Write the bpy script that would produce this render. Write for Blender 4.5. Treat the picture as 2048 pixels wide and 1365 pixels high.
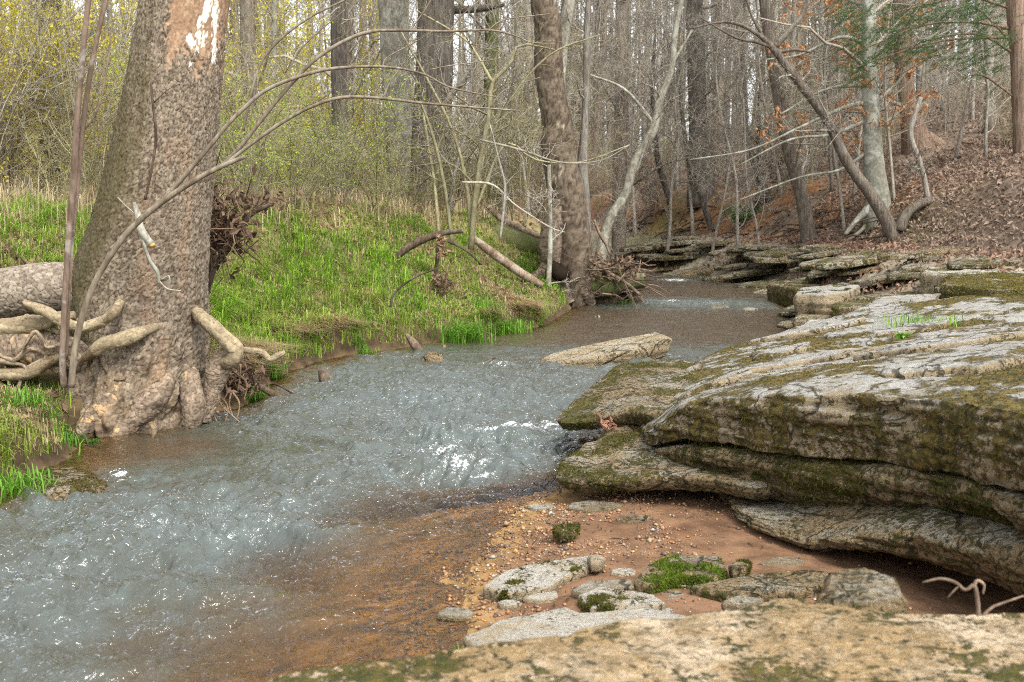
import bpy, math, random
import numpy as np

# ------------------------------------------------------------------ clear
for o in list(bpy.data.objects):
    bpy.data.objects.remove(o)
SC = bpy.context.scene
COL = SC.collection

# ------------------------------------------------------------------ camera
CAM_H, PITCH, LENS = 1.65, math.radians(6.57), 40.0
cam_data = bpy.data.cameras.new('camera')
cam = bpy.data.objects.new('camera', cam_data)
COL.objects.link(cam)
cam.location = (0, 0, CAM_H)
cam.rotation_euler = (math.radians(90) - PITCH, 0, 0)
cam_data.lens = LENS
cam_data.sensor_width = 36
cam_data.clip_start = 0.05
cam_data.clip_end = 2000
cam_data.dof.use_dof = True
cam_data.dof.focus_distance = 8.2
cam_data.dof.aperture_fstop = 4.2
SC.camera = cam

# ------------------------------------------------------------------ sky and sun (bright overcast)
SUN_EL, SUN_AZ = math.radians(52), math.radians(150)     # azimuth clockwise from +Y
world = bpy.data.worlds.new('World')
SC.world = world
world.use_nodes = True
wn = world.node_tree
wn.nodes.clear()
w_out = wn.nodes.new('ShaderNodeOutputWorld')
w_bg = wn.nodes.new('ShaderNodeBackground')
w_sky = wn.nodes.new('ShaderNodeTexSky')
w_sky.sky_type = 'NISHITA'
w_sky.sun_disc = False
w_sky.sun_elevation = SUN_EL
w_sky.sun_rotation = SUN_AZ
w_sky.air_density = 1.0
w_sky.dust_density = 2.5
w_hs = wn.nodes.new('ShaderNodeHueSaturation')
w_hs.inputs['Saturation'].default_value = 0.22
wn.links.new(w_sky.outputs['Color'], w_hs.inputs['Color'])
wn.links.new(w_hs.outputs['Color'], w_bg.inputs['Color'])
w_bg.inputs['Strength'].default_value = 0.15
wn.links.new(w_bg.outputs[0], w_out.inputs[0])
sun_data = bpy.data.lights.new('sun', 'SUN')
sun_data.energy = 1.0
sun_data.angle = math.radians(14)
sun_data.color = (1.0, 0.95, 0.87)
sun = bpy.data.objects.new('sun', sun_data)
COL.objects.link(sun)
sun.rotation_euler = (math.radians(90) - SUN_EL, 0, math.pi - SUN_AZ)
sun.location = (0, 0, 40)
SC.view_settings.view_transform = 'Standard'
SC.view_settings.look = 'None'
SC.view_settings.exposure = 1.62
SC.view_settings.gamma = 1.0
SC.view_settings.use_curve_mapping = False
SC.render.engine = 'CYCLES'
SC.cycles.use_denoising = False
SC.cycles.filter_width = 1.0
SC.cycles.max_bounces = 6
SC.cycles.diffuse_bounces = 3
SC.cycles.glossy_bounces = 3
SC.cycles.transparent_max_bounces = 12
SC.cycles.caustics_reflective = False
SC.cycles.caustics_refractive = False
SC.cycles.sample_clamp_indirect = 8

# ------------------------------------------------------------------ helpers
FPX = LENS / 36.0 * 2048.0
CT, ST = math.cos(PITCH), math.sin(PITCH)

def ray(px, py):
    u = (px - 1024.0) / FPX
    v = (682.5 - py) / FPX
    return np.array([u, CT + v * ST, -ST + v * CT])

def pt(px, py, Y):
    d = ray(px, py)
    return np.array([0, 0, CAM_H]) + d * (Y / d[1])

def pz(px, py, z=0.0):
    d = ray(px, py)
    return np.array([0, 0, CAM_H]) + d * ((z - CAM_H) / d[2])

def smooth(x, a=0.0, b=1.0):
    t = np.clip((np.asarray(x, float) - a) / (b - a), 0, 1)
    return t * t * (3 - 2 * t)

_r = np.random.default_rng(5)
_perm = _r.permutation(256)
PERM = np.concatenate([_perm, _perm, _perm])
GRAD = _r.normal(size=(256, 3))
GRAD /= np.linalg.norm(GRAD, axis=1)[:, None]

def noise(p):
    p = np.asarray(p, float)
    pi = np.floor(p).astype(np.int64)
    f = p - pi
    pi &= 255
    u = f * f * f * (f * (f * 6 - 15) + 10)
    out = np.zeros(len(p))
    for dx in (0, 1):
        wx = u[:, 0] if dx else 1 - u[:, 0]
        ax = PERM[(pi[:, 0] + dx) & 255]
        for dy in (0, 1):
            wy = wx * (u[:, 1] if dy else 1 - u[:, 1])
            ay = PERM[ax + ((pi[:, 1] + dy) & 255)]
            for dz in (0, 1):
                w = wy * (u[:, 2] if dz else 1 - u[:, 2])
                g = GRAD[PERM[ay + ((pi[:, 2] + dz) & 255)]]
                out += w * (g[:, 0] * (f[:, 0] - dx) + g[:, 1] * (f[:, 1] - dy) + g[:, 2] * (f[:, 2] - dz))
    return out * 1.5

def fbm(p, octv=4, gain=0.5, ridged=False):
    p = np.asarray(p, float)
    out = np.zeros(len(p))
    a, tot = 1.0, 0.0
    for i in range(octv):
        n = noise(p + i * 17.3)
        out += a * ((1 - 2 * np.abs(n)) if ridged else n)
        tot += a
        a *= gain
        p = p * 2.03
    return out / tot

def n2(x, y, f=1.0, octv=3, off=0.0, ridged=False):
    x = np.atleast_1d(np.asarray(x, float)); y = np.atleast_1d(np.asarray(y, float))
    p = np.stack([x * f + off, y * f - off * 0.7, np.full(x.shape, off * 1.3 + 0.37)], -1).reshape(-1, 3)
    return fbm(p, octv, ridged=ridged).reshape(x.shape)

def worley(u, v, seed=0, wrap=None, jit=0.85):
    iu = np.floor(u).astype(np.int64); iv = np.floor(v).astype(np.int64)
    f1 = np.full(u.shape, 9.0); f2 = np.full(u.shape, 9.0); cid = np.zeros(u.shape, np.int64)
    for du in (-1, 0, 1):
        for dv in (-1, 0, 1):
            cu = iu + du; cv = iv + dv
            hu = cu % wrap if wrap else cu
            h = (hu * 73856093 ^ cv * 19349663 ^ (seed * 83492791)) & 0x7fffffff
            h = (h * 1103515245 + 12345) & 0x7fffffff
            a = ((h >> 8) & 1023) / 1023.0; b = ((h >> 18) & 1023) / 1023.0
            d = np.hypot(cu + 0.5 + (a - .5) * jit - u, cv + 0.5 + (b - .5) * jit - v)
            m = d < f1
            f2 = np.where(m, f1, np.minimum(f2, d))
            cid = np.where(m, h, cid)
            f1 = np.where(m, d, f1)
    return f1, f2, (cid & 1023) / 1023.0

def catmull(P, n, closed=False):
    P = np.asarray(P, float)
    m = len(P)
    if closed:
        Q = np.concatenate([P[-1:], P, P[:2]]); segs = m
    else:
        Q = np.concatenate([2 * P[:1] - P[1:2], P, 2 * P[-1:] - P[-2:-1]]); segs = m - 1
    # arc-length-ish parametrisation
    L = [np.linalg.norm(Q[i + 2] - Q[i + 1]) + 1e-6 for i in range(segs)]
    cum = np.concatenate([[0], np.cumsum(L)])
    s = np.linspace(0, cum[-1], n, endpoint=not closed)
    k = np.clip(np.searchsorted(cum, s, 'right') - 1, 0, segs - 1)
    t = ((s - cum[k]) / np.array(L)[k])[:, None]
    a, b, c, d = Q[k], Q[k + 1], Q[k + 2], Q[k + 3]
    return 0.5 * ((2 * b) + (c - a) * t + (2 * a - 5 * b + 4 * c - d) * t ** 2 + (3 * b - a - 3 * c + d) * t ** 3)

class MB:
    """collects vertex and face arrays, builds ONE mesh object"""
    def __init__(self):
        self.V = []; self.F = {3: [], 4: []}; self.C = []; self.n = 0
    def add(self, V, F, C=None):
        V = np.asarray(V, float).reshape(-1, 3)
        F = np.asarray(F, np.int64)
        if len(F):
            self.F[F.shape[1]].append(F + self.n)
        self.V.append(V)
        if C is None:
            C = np.array([1.0, 1.0, 1.0])
        C = np.asarray(C, float)
        if C.ndim == 1:
            C = np.broadcast_to(C, (len(V), 3))
        self.C.append(C)
        self.n += len(V)
        return self
    def extra(self, F):
        F = np.asarray(F, np.int64)
        self.F[F.shape[1]].append(F)
    def arrays(self):
        V = np.concatenate(self.V)
        T = np.concatenate(self.F[3]) if self.F[3] else np.zeros((0, 3), np.int64)
        Q = np.concatenate(self.F[4]) if self.F[4] else np.zeros((0, 4), np.int64)
        return V, T, Q, np.concatenate(self.C)
    def mesh(self, name, mat, smooth_=True, attrs=None):
        V, T, Q, C = self.arrays()
        me = bpy.data.meshes.new(name)
        me.vertices.add(len(V))
        me.vertices.foreach_set('co', V.astype(np.float32).ravel())
        li = np.concatenate([T.ravel(), Q.ravel()])
        ls = np.concatenate([np.arange(len(T)) * 3, len(T) * 3 + np.arange(len(Q)) * 4])
        me.loops.add(len(li))
        me.loops.foreach_set('vertex_index', li.astype(np.int32))
        me.polygons.add(len(ls))
        me.polygons.foreach_set('loop_start', ls.astype(np.int32))
        me.polygons.foreach_set('use_smooth', np.full(len(ls), smooth_))
        me.update(calc_edges=True)
        ca = me.color_attributes.new('Col', 'FLOAT_COLOR', 'POINT')
        ca.data.foreach_set('color', np.concatenate([C, np.ones((len(C), 1))], 1).astype(np.float32).ravel())
        for k, a in (attrs or {}).items():
            at = me.attributes.new(k, 'FLOAT', 'POINT')
            at.data.foreach_set('value', np.asarray(a, np.float32))
        if mat:
            me.materials.append(mat)
        return me
    def build(self, name, mat, parent=None, smooth_=True, attrs=None, **tags):
        o = bpy.data.objects.new(name, self.mesh(name, mat, smooth_, attrs))
        COL.objects.link(o)
        if parent:
            o.parent = parent
            if parent.type == 'EMPTY' and tags.pop('world', True):
                o.matrix_parent_inverse.identity()
                o.location = -np.array(parent.location)
        tags.pop('world', None)
        for k, v in tags.items():
            o[k] = v
        return o

def tag(o, label, cat, group=None, kind=None):
    o['label'] = label
    o['category'] = cat
    if group: o['group'] = group
    if kind: o['kind'] = kind
    return o

def thing(name, label, cat, loc=(0, 0, 0), group=None):
    o = bpy.data.objects.new(name, None)
    o.empty_display_size = 0.2
    COL.objects.link(o)
    o.location = tuple(float(c) for c in loc)
    return tag(o, label, cat, group)

def normals(V, T, Q):
    N = np.zeros_like(V)
    for F in (T, Q):
        if len(F) == 0: continue
        if F.shape[1] == 3:
            fn = np.cross(V[F[:, 1]] - V[F[:, 0]], V[F[:, 2]] - V[F[:, 0]])
        else:
            fn = np.cross(V[F[:, 2]] - V[F[:, 0]], V[F[:, 3]] - V[F[:, 1]])
        for k in range(F.shape[1]):
            for c in range(3):
                N[:, c] += np.bincount(F[:, k], fn[:, c], len(V))
    return N / (np.linalg.norm(N, axis=1)[:, None] + 1e-12)

def tubes(P, R, k, cap=True):
    """P (B,n,3), R (B,n) -> V,Q,T : B tubes of k sides, parallel transported"""
    P = np.asarray(P, float); R = np.asarray(R, float)
    if P.ndim == 2:
        P = P[None]; R = R[None]
    B, n, _ = P.shape
    Tn = np.empty_like(P)
    Tn[:, 1:-1] = P[:, 2:] - P[:, :-2]
    Tn[:, 0] = P[:, 1] - P[:, 0]
    Tn[:, -1] = P[:, -1] - P[:, -2]
    Tn /= np.linalg.norm(Tn, axis=2)[..., None] + 1e-12
    ref = np.where(np.abs(Tn[:, 0, 2:3]) < 0.9, np.array([[0., 0, 1]]), np.array([[0., 1, 0]]))
    U = np.empty_like(P)
    u = np.cross(ref, Tn[:, 0]); u /= np.linalg.norm(u, axis=1)[:, None] + 1e-12
    U[:, 0] = u
    for i in range(1, n):
        u = u - (u * Tn[:, i]).sum(1)[:, None] * Tn[:, i]
        u /= np.linalg.norm(u, axis=1)[:, None] + 1e-12
        U[:, i] = u
    W = np.cross(Tn, U)
    a = np.arange(k) / k * 2 * np.pi
    V = P[:, :, None, :] + R[:, :, None, None] * (np.cos(a)[None, None, :, None] * U[:, :, None, :] + np.sin(a)[None, None, :, None] * W[:, :, None, :])
    V = V.reshape(-1, 3)
    idx = np.arange(B * n * k).reshape(B, n, k)
    A = idx[:, :-1]; Bn = idx[:, 1:]
    Q = np.stack([A, np.roll(A, -1, 2), np.roll(Bn, -1, 2), Bn], -1).reshape(-1, 4)
    return V, Q

def add_tube(mb, P, R, k=8, n=None, col=None, wob=0.0, cap=True, seed=0.0):
    """one limb: a capped, wobbly tube along P"""
    P = np.asarray(P, float)
    R = np.broadcast_to(np.asarray(R, float), (len(P),))
    if n:
        PR = catmull(np.concatenate([P, R[:, None]], 1), n)
        P, R = PR[:, :3], np.maximum(PR[:, 3], 1e-4)
    V, Q = tubes(P, R, k)
    if wob:
        ctr = np.repeat(P, k, 0); rr = np.repeat(R, k)
        d = V - ctr
        nz = fbm(V / (rr[:, None].mean() * 2.2) + seed, 3)
        V = ctr + d * (1 + wob * nz)[:, None]
    base = mb.n
    mb.add(V, Q, col)
    if cap and k >= 3:
        for e, ring in ((0, range(k - 1, -1, -1)), (len(P) - 1, range(k))):
            ids = [base + e * k + j for j in ring]
            c = mb.n
            mb.add(P[e][None], np.zeros((0, 3), int), None if col is None else (np.asarray(col)[[0 if e == 0 else -1]] if np.ndim(col) == 2 else col))
            mb.extra([[ids[j], ids[(j + 1) % k], c] for j in range(k)])
    return mb

# ------------------------------------------------------------------ node material helpers
def mat_new(name):
    m = bpy.data.materials.new(name)
    m.use_nodes = True
    m.node_tree.nodes.clear()
    return m, m.node_tree

def nd(nt, t, ins=None, **attrs):
    n = nt.nodes.new('ShaderNode' + t)
    for k, v in attrs.items():
        setattr(n, k, v)
    for k, v in (ins or {}).items():
        s = n.inputs[k]
        if isinstance(v, bpy.types.NodeSocket):
            nt.links.new(v, s)
        else:
            if hasattr(s, 'default_value') and getattr(s, 'type', '') == 'RGBA' and len(v) == 3:
                v = (*v, 1)
            s.default_value = v
    return n

def mixc(nt, f, a, b, blend='MIX'):
    n = nd(nt, 'Mix', data_type='RGBA', blend_type=blend)
    for i, v in ((0, f), (6, a), (7, b)):
        if isinstance(v, bpy.types.NodeSocket): nt.links.new(v, n.inputs[i])
        else: n.inputs[i].default_value = v if i == 0 else (*v[:3], 1)
    return n.outputs[2]

def mth(nt, op, a, b=0.0, c=None, clamp=False):
    n = nd(nt, 'Math', operation=op, use_clamp=clamp)
    for i, v in enumerate((a, b) if c is None else (a, b, c)):
        if isinstance(v, bpy.types.NodeSocket): nt.links.new(v, n.inputs[i])
        else: n.inputs[i].default_value = v
    return n.outputs[0]

def rng_(nt, v, a, b, c=0.0, d=1.0):
    return nd(nt, 'MapRange', {'Value': v, 'From Min': a, 'From Max': b, 'To Min': c, 'To Max': d}, interpolation_type='SMOOTHSTEP').outputs[0]

def tnoise(nt, vec, scale, detail=4, rough=0.55, dist=0.0):
    return nd(nt, 'TexNoise', {'Vector': vec, 'Scale': scale, 'Detail': detail, 'Roughness': rough, 'Distortion': dist}).outputs['Fac']

def scaled(nt, vec, s):
    return nd(nt, 'VectorMath', {0: vec, 1: s}, operation='MULTIPLY').outputs[0]

def finish(nt, shader):
    o = nt.nodes.new('ShaderNodeOutputMaterial')
    nt.links.new(shader, o.inputs[0])

def coords(nt, obj=True):
    return nd(nt, 'TexCoord').outputs['Object'] if obj else nd(nt, 'NewGeometry').outputs['Position']

def bump(nt, h, strength, dist, normal=None):
    ins = {'Height': h, 'Strength': strength, 'Distance': dist}
    if normal is not None: ins['Normal'] = normal
    return nd(nt, 'Bump', ins).outputs[0]

def random_tint(nt, col, amt=0.25):
    r = nd(nt, 'ObjectInfo').outputs['Random']
    v = nd(nt, 'MapRange', {'Value': r, 'To Min': 1 - amt, 'To Max': 1 + amt}).outputs[0]
    h = nd(nt, 'HueSaturation', {'Color': col, 'Value': v})
    return h.outputs[0]

def col_mat(name, rough=0.9, bscale=30, bstr=0.4, bdist=0.01, vscale=12, vamt=0.35, spec=0.25, objc=True, transl=0.0, tint=0.0, fine=None):
    m, nt = mat_new(name)
    c = nd(nt, 'Attribute', attribute_name='Col').outputs['Color']
    p = coords(nt, objc)
    v = rng_(nt, tnoise(nt, p, vscale, 5, 0.6), 0.3, 0.7, 1 - vamt, 1 + vamt)
    c = nd(nt, 'VectorMath', {0: c, 1: v}, operation='MULTIPLY').outputs[0]
    if tint: c = random_tint(nt, c, tint)
    b = nd(nt, 'BsdfPrincipled', {'Base Color': c, 'Roughness': rough, 'Specular IOR Level': spec})
    if bstr:
        nt.links.new(bump(nt, tnoise(nt, p, bscale, 6, 0.65), bstr, bdist), b.inputs['Normal'])
    sh = b.outputs[0]
    if transl:
        t = nd(nt, 'BsdfTranslucent', {'Color': c})
        sh = nd(nt, 'MixShader', {0: transl, 1: sh, 2: t.outputs[0]}).outputs[0]
    finish(nt, sh)
    return m

def rock_mat(name, pale, tan, dark, moss1=(0.055, 0.06, 0.014), moss2=(0.13, 0.105, 0.028), tan_bias=0.5, speck=1.0, layer=26.0, sc=1.0, mottle=0.5, relief=1.0, lamt=0.5, mossn=1.0, joints=0.75):
    """weathered sandstone: pale and tan blotches, dark lichen specks, moss where the attribute says, tan crust where 'crust' says"""
    m, nt = mat_new(name)
    p = coords(nt)
    moss = nd(nt, 'Attribute', attribute_name='moss').outputs['Fac']
    crust = nd(nt, 'Attribute', attribute_name='crust').outputs['Fac']
    n1 = tnoise(nt, p, 2.2 * sc, 6, 0.6, 0.4)
    n2_ = tnoise(nt, p, 9 * sc, 6, 0.65)
    n3 = tnoise(nt, p, 38 * sc, 5, 0.7)
    n4 = tnoise(nt, p, 120 * sc, 4, 0.7)
    n5 = tnoise(nt, p, 17 * sc, 6, 0.75, 0.3)
    k = mth(nt, 'SUBTRACT', mth(nt, 'ADD', n1, mth(nt, 'MULTIPLY', mth(nt, 'SUBTRACT', n5, 0.5), 0.5)), mth(nt, 'MULTIPLY', crust, 0.35))
    c = mixc(nt, rng_(nt, k, tan_bias - 0.08, tan_bias + 0.08), tan, pale)
    c = mixc(nt, rng_(nt, n2_, 0.46, 0.58, 0.0, mottle), c, [0.55 * a + 0.45 * b for a, b in zip(tan, dark)])
    lines = tnoise(nt, scaled(nt, p, (3.0, 3.0, layer)), 1.6, 5, 0.65)
    c = mixc(nt, rng_(nt, lines, 0.50, 0.62, 0.0, lamt), c, [0.5 * a + 0.5 * b for a, b in zip(tan, dark)])
    c = mixc(nt, rng_(nt, n5, 0.53, 0.60, 0.0, 0.75 * speck), c, dark)
    c = mixc(nt, rng_(nt, n3, 0.52, 0.59, 0.0, 0.85 * speck), c, dark)
    c = mixc(nt, rng_(nt, tnoise(nt, p, 60 * sc, 4, 0.7), 0.55, 0.62, 0.0, 0.55 * min(1.0, speck + 0.05)), c, [min(1, 1.35 * a) for a in pale])
    c = mixc(nt, rng_(nt, n4, 0.53, 0.62, 0.0, 0.55 * speck), c, dark)
    wob = nd(nt, 'VectorMath', {0: p, 1: nd(nt, 'VectorMath', {0: nd(nt, 'TexNoise', {'Vector': p, 'Scale': 2.5 * sc, 'Detail': 5, 'Roughness': .65}).outputs['Color'], 1: (.35, .35, .12)}, operation='MULTIPLY').outputs[0]}, operation='ADD').outputs[0]
    joint = nd(nt, 'TexVoronoi', {'Vector': scaled(nt, wob, (1.0, 1.5, 0.6)), 'Scale': 1.7 * sc}, feature='DISTANCE_TO_EDGE').outputs['Distance']
    crack = mth(nt, 'SUBTRACT', 1.0, rng_(nt, joint, 0.004, 0.022))
    c = mixc(nt, mth(nt, 'MULTIPLY', crack, joints), c, [0.5 * a for a in dark])
    mc = mixc(nt, rng_(nt, tnoise(nt, p, 24 * sc, 6, 0.7), 0.42, 0.58), moss1, moss2)
    mm = mth(nt, 'ADD', mth(nt, 'MULTIPLY', mth(nt, 'SUBTRACT', n3, 0.5), 2.2 * mossn), mth(nt, 'MULTIPLY', mth(nt, 'SUBTRACT', n5, 0.5), 2.0 * mossn))
    if mossn < 1: mm = mth(nt, 'MULTIPLY', mm, mth(nt, 'ADD', mth(nt, 'MULTIPLY', crust, 1 / mossn - 1), 1))
    mf = rng_(nt, mth(nt, 'ADD', moss, mm), 0.40, 0.62)
    c = mixc(nt, mf, c, mc)
    h = mth(nt, 'ADD', mth(nt, 'MULTIPLY', n2_, 0.9), mth(nt, 'ADD', mth(nt, 'MULTIPLY', n3, 0.7), mth(nt, 'MULTIPLY', lines, 0.6)))
    h = mth(nt, 'ADD', h, mth(nt, 'ADD', mth(nt, 'MULTIPLY', n4, 0.35), mth(nt, 'MULTIPLY', n5, 0.9)))
    h = mth(nt, 'ADD', h, mth(nt, 'MULTIPLY', mf, 0.3))
    h = mth(nt, 'SUBTRACT', h, mth(nt, 'MULTIPLY', crack, 0.9 * joints))
    b = nd(nt, 'BsdfPrincipled', {'Base Color': c, 'Roughness': 0.9, 'Specular IOR Level': 0.2,
                                  'Normal': bump(nt, h, 1.0, 0.045 * relief)})
    finish(nt, b.outputs[0])
    return m

def bark_mat(name, c1, c2, lich=(0.30, 0.31, 0.25), lamt=0.3, moss=0.0, stretch=0.18, scale=14, tint=0.25, bstr=0.8, dist=0.03):
    m, nt = mat_new(name)
    p = coords(nt)
    q = scaled(nt, p, (1, 1, stretch))
    n1 = tnoise(nt, q, scale, 6, 0.68, 0.6)
    n2_ = tnoise(nt, q, scale * 3.2, 4, 0.6)
    c = mixc(nt, rng_(nt, n1, 0.36, 0.64), c1, c2)
    c = mixc(nt, rng_(nt, n2_, 0.4, 0.65, 0, 0.5), c, [0.55 * x for x in c1])
    lz = tnoise(nt, p, 3.2, 5, 0.65, 0.5)
    c = mixc(nt, rng_(nt, lz, 0.52, 0.62, 0, lamt), c, lich)
    if moss:
        c = mixc(nt, rng_(nt, tnoise(nt, p, 1.7, 5, 0.6), 0.62 - moss * 0.3, 0.74 - moss * 0.3, 0, 0.85), c, (0.07, 0.085, 0.02))
    c = random_tint(nt, c, tint)
    h = mth(nt, 'ADD', n1, mth(nt, 'MULTIPLY', n2_, 0.4))
    b = nd(nt, 'BsdfPrincipled', {'Base Color': c, 'Roughness': 0.92, 'Specular IOR Level': 0.2, 'Normal': bump(nt, h, bstr, dist)})
    finish(nt, b.outputs[0])
    return m

# ================================================================== TERRAIN
_yl = [-8, 4, 5.5, 6.5, 7.4, 8, 9.1, 9.5, 11.3, 12.5, 13.9, 14.6, 16.3, 19.4, 20.2, 24, 27.5, 30, 35, 60, 140, 420]
_xl = [-5, -3.8, -3.4, -2.95, -2.95, -3.15, -2.55, -2.3, -2.35, -2.05, -1.0, -.3, .5, 1.05, 2.0, 2.7, 2.9, 2.2, .9, -5, -12, -40]
_yr = [-8, 3.5, 4.3, 4.8, 5.3, 5.7, 6.15, 6.5, 7.5, 8.7, 10.7, 11.6, 13.9, 18.3, 23.5, 25.5, 27.8, 30, 35, 60, 140, 420]
_xr = [-1.5, -.40, -.18, -.20, -.14, -.06, .03, .25, .75, .8, 1.2, 2.0, 3.5, 4.6, 5.2, 5.0, 4.2, 3.0, 1.7, -4, -11, -39]
_yb = [-8, 12, 16.4, 20, 24, 27, 30, 35, 45, 60, 140, 420]
_xb = [9.4, 8.2, 7.5, 6.7, 6.6, 6.2, 5.3, 3.7, 2.0, -2.0, -8, -30]

def XL(y): return np.interp(y, _yl, _xl)
def XR(y): return np.interp(y, _yr, _xr)
def XB(y): return np.interp(y, _yb, _xb)

def H(x, y, detail=True):
    x = np.asarray(x, float); y = np.asarray(y, float)
    wob = 0.10 * n2(x, y, 1.6, 3, 2.0) if detail else 0.0
    xl = XL(y); xr = XR(y); xb = XB(y)
    dL = (x - xl) * .85 + wob
    dR = (xr - x) * .85 + wob * np.where(y < 7, .35, 1)
    s = -dL
    # left bank
    und = n2(x, y, .8, 3, 5.0) if detail else 0.0
    zl = .28 * smooth(s, -.03, .16) * (1 + .35 * und) + 1.35 * smooth(s, .12, 2.6) + .03 * np.clip(s - 2.4, 0, 20) + .22 * und * smooth(s, .2, 1.2) + (.10 * n2(x, y, 2.2, 3, 25.) if detail else 0) * smooth(s, .1, .5)
    # bed
    sand = smooth(7.2 - y, 0, 1.0)
    bed = -.30 * smooth(dL, 0, .6) * np.where(sand > 0, (1 - sand) * smooth(dR, 0, .5) + sand * smooth(dR, 0.0, 1.75), smooth(dR, 0, .5))
    bed = bed + (.05 * (n2(x, y, 2.5, 3, 9.) if detail else 0)) * smooth(np.minimum(dL, dR), .1, .5)
    # right bank
    r = -dR
    t = np.clip((x - xr) / np.maximum(xb - xr, .3), 0, 1)
    sandz = .012 + .028 * smooth(r, 0, .8) - .10 * smooth(r, 1.15, 2.0)
    shelf = .02 + (.32 * smooth(y, 8, 13) + .55 * smooth(y, 13, 17)) * smooth(t, 0, 1.0) + .06 * smooth(r, 0, .3) * smooth(y, 8, 12)
    fq = (shelf + (.05 * n2(x, y, .7, 3, 17.) if detail else 0)) / .085
    shelf = shelf + smooth(y, 13, 15) * smooth(r, .05, .4) * ((np.floor(fq) + smooth(fq - np.floor(fq), .42, .58)) * .085 - shelf)
    zr = sand * sandz + (1 - sand) * shelf
    s2 = (x - xb) * .85
    up = .9 * smooth(s2, -.1, .8 + .5 * smooth(y, 14, 20)) * (1 + .3 * und) + 14 * (1 - np.exp(-.40 * np.clip(s2 - .4, 0, 400) / 14))
    hill = up + (.12 * n2(x, y, .5, 4, 3.) * smooth(s2, .5, 3) if detail else 0)
    zr = zr + hill
    z = np.where(s > 0, zl, np.where(r > 0, zr, bed))
    if detail:
        z = z + .02 * n2(x, y, 4.0, 3, 7.) * np.where((s > .1) | (s2 > 0), 1, .2)
    return z

def hit(px, py, y0=3.0, y1=160):
    """where the ray through a point meets the terrain"""
    Y = np.concatenate([np.arange(y0, 40, .03), np.arange(40, y1, .2)])
    d = ray(px, py)
    P = np.array([0, 0, CAM_H])[None] + d[None] * (Y / d[1])[:, None]
    h = H(P[:, 0], P[:, 1])
    k = np.argmax(P[:, 2] <= h)
    if P[k, 2] > h[k]: k = len(Y) - 1
    return np.array([P[k, 0], P[k, 1], h[k]])

def axis(segs):
    out = []
    for a, b, d in segs:
        out.append(np.arange(a, b, d))
    return np.concatenate(out)

gx = axis([(-400, -60, 20), (-60, -16, 1.0), (-16, -6, .25), (-6, -4.5, .11), (-4.5, 5, .055), (5, 10, .10), (10, 20, .3), (20, 60, 1.0), (60, 420, 20)])
gy = axis([(-30, -2, 3), (-2, 3, .4), (3, 13, .055), (13, 20, .09), (20, 32, .16), (32, 60, .5), (60, 130, 2), (130, 460, 20)])
GX, GY = np.meshgrid(gx, gy)
GZ = H(GX, GY)
ground_s = XL(GY) - GX
ground_r = GX - XR(GY)
ground_b = GX - XB(GY)
nz = n2(GX, GY, 1.2, 4, 11.)
nz2 = n2(GX, GY, .35, 3, 21.)
C = np.zeros(GX.shape + (3,))
def put(mask, col):
    global C
    C = C * (1 - mask[..., None]) + np.array(col) * mask[..., None]
put(np.ones_like(GX), (.13, .085, .045))
put(smooth(ground_s, .05, .5) * smooth(nz, -.5, .3), (.085, .12, .03))
put((1 - smooth(ground_s, .05, .22)) * smooth(ground_s, -.1, 0.0) * smooth(GY, 6, 7), (.062, .042, .024))
put(smooth(ground_s, 1.4, 2.6) * smooth(nz + .4 * smooth(GY, 14, 22), -.1, .35), (.26, .19, .10))
put(smooth(GY, 20, 30) * smooth(ground_s, 0, 1), (.20, .15, .095))
bedm = smooth(-ground_s, -.05, .1) * smooth(-ground_r, -.05, .1)
put(bedm, (.16, .105, .05))
sandm = smooth(7.3 - GY, 0, .8) * smooth(ground_r, -2.0, -.3)
put(np.clip(sandm, 0, 1) * (GX < 8), (.175, .10, .056))
put(np.clip(sandm * smooth(n2(GX, GY, 3.0, 3, 15.), -.05, .3), 0, 1) * .6, (.125, .066, .035))
put(sandm * (1 - smooth(ground_r + .12 * nz, .0, .32)) * .85, (.27, .165, .06))
shm = smooth(ground_r, 0, .2) * smooth(GY, 7.5, 8.5)
put(shm, (.25, .215, .15))
put(smooth(ground_b, -.5, .1), (.15, .112, .08))
clay = smooth(ground_b, -.3, .1) * (1 - smooth(ground_b, 1.4, 2.6)) * smooth(GY, 19, 23) * smooth(nz + .5 * nz2, -.25, .25)
put(clay * .9, (.25, .125, .055))
put(smooth(ground_b, .8, 2) * smooth(nz, .15, .5) * smooth(nz2, .0, .3) * .6, (.10, .095, .03))
put(np.exp(-((GX - 6.9) / .9) ** 2 - ((GY - 21.3) / 1.6) ** 2) * smooth(nz, -.35, .2), (.075, .085, .02))
put(np.exp(-((GX - 4.2) / 1.0) ** 2 - ((GY - 33.5) / 2.) ** 2) * smooth(nz2, -.3, .2) * .8, (.085, .085, .022))
ni, nj = len(gy), len(gx)
idx = np.arange(ni * nj).reshape(ni, nj)
Qg = np.stack([idx[:-1, :-1], idx[:-1, 1:], idx[1:, 1:], idx[1:, :-1]], -1).reshape(-1, 4)
m_ground = col_mat('soil_and_sand', .95, 45, .55, .012, 7, .35, .15, objc=True)
g = MB(); g.add(np.stack([GX, GY, GZ], -1), Qg, C.reshape(-1, 3))
g.build('ground', m_ground, kind='structure', label='creek banks, sandy bar and leaf strewn hillside', category='ground')

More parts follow.
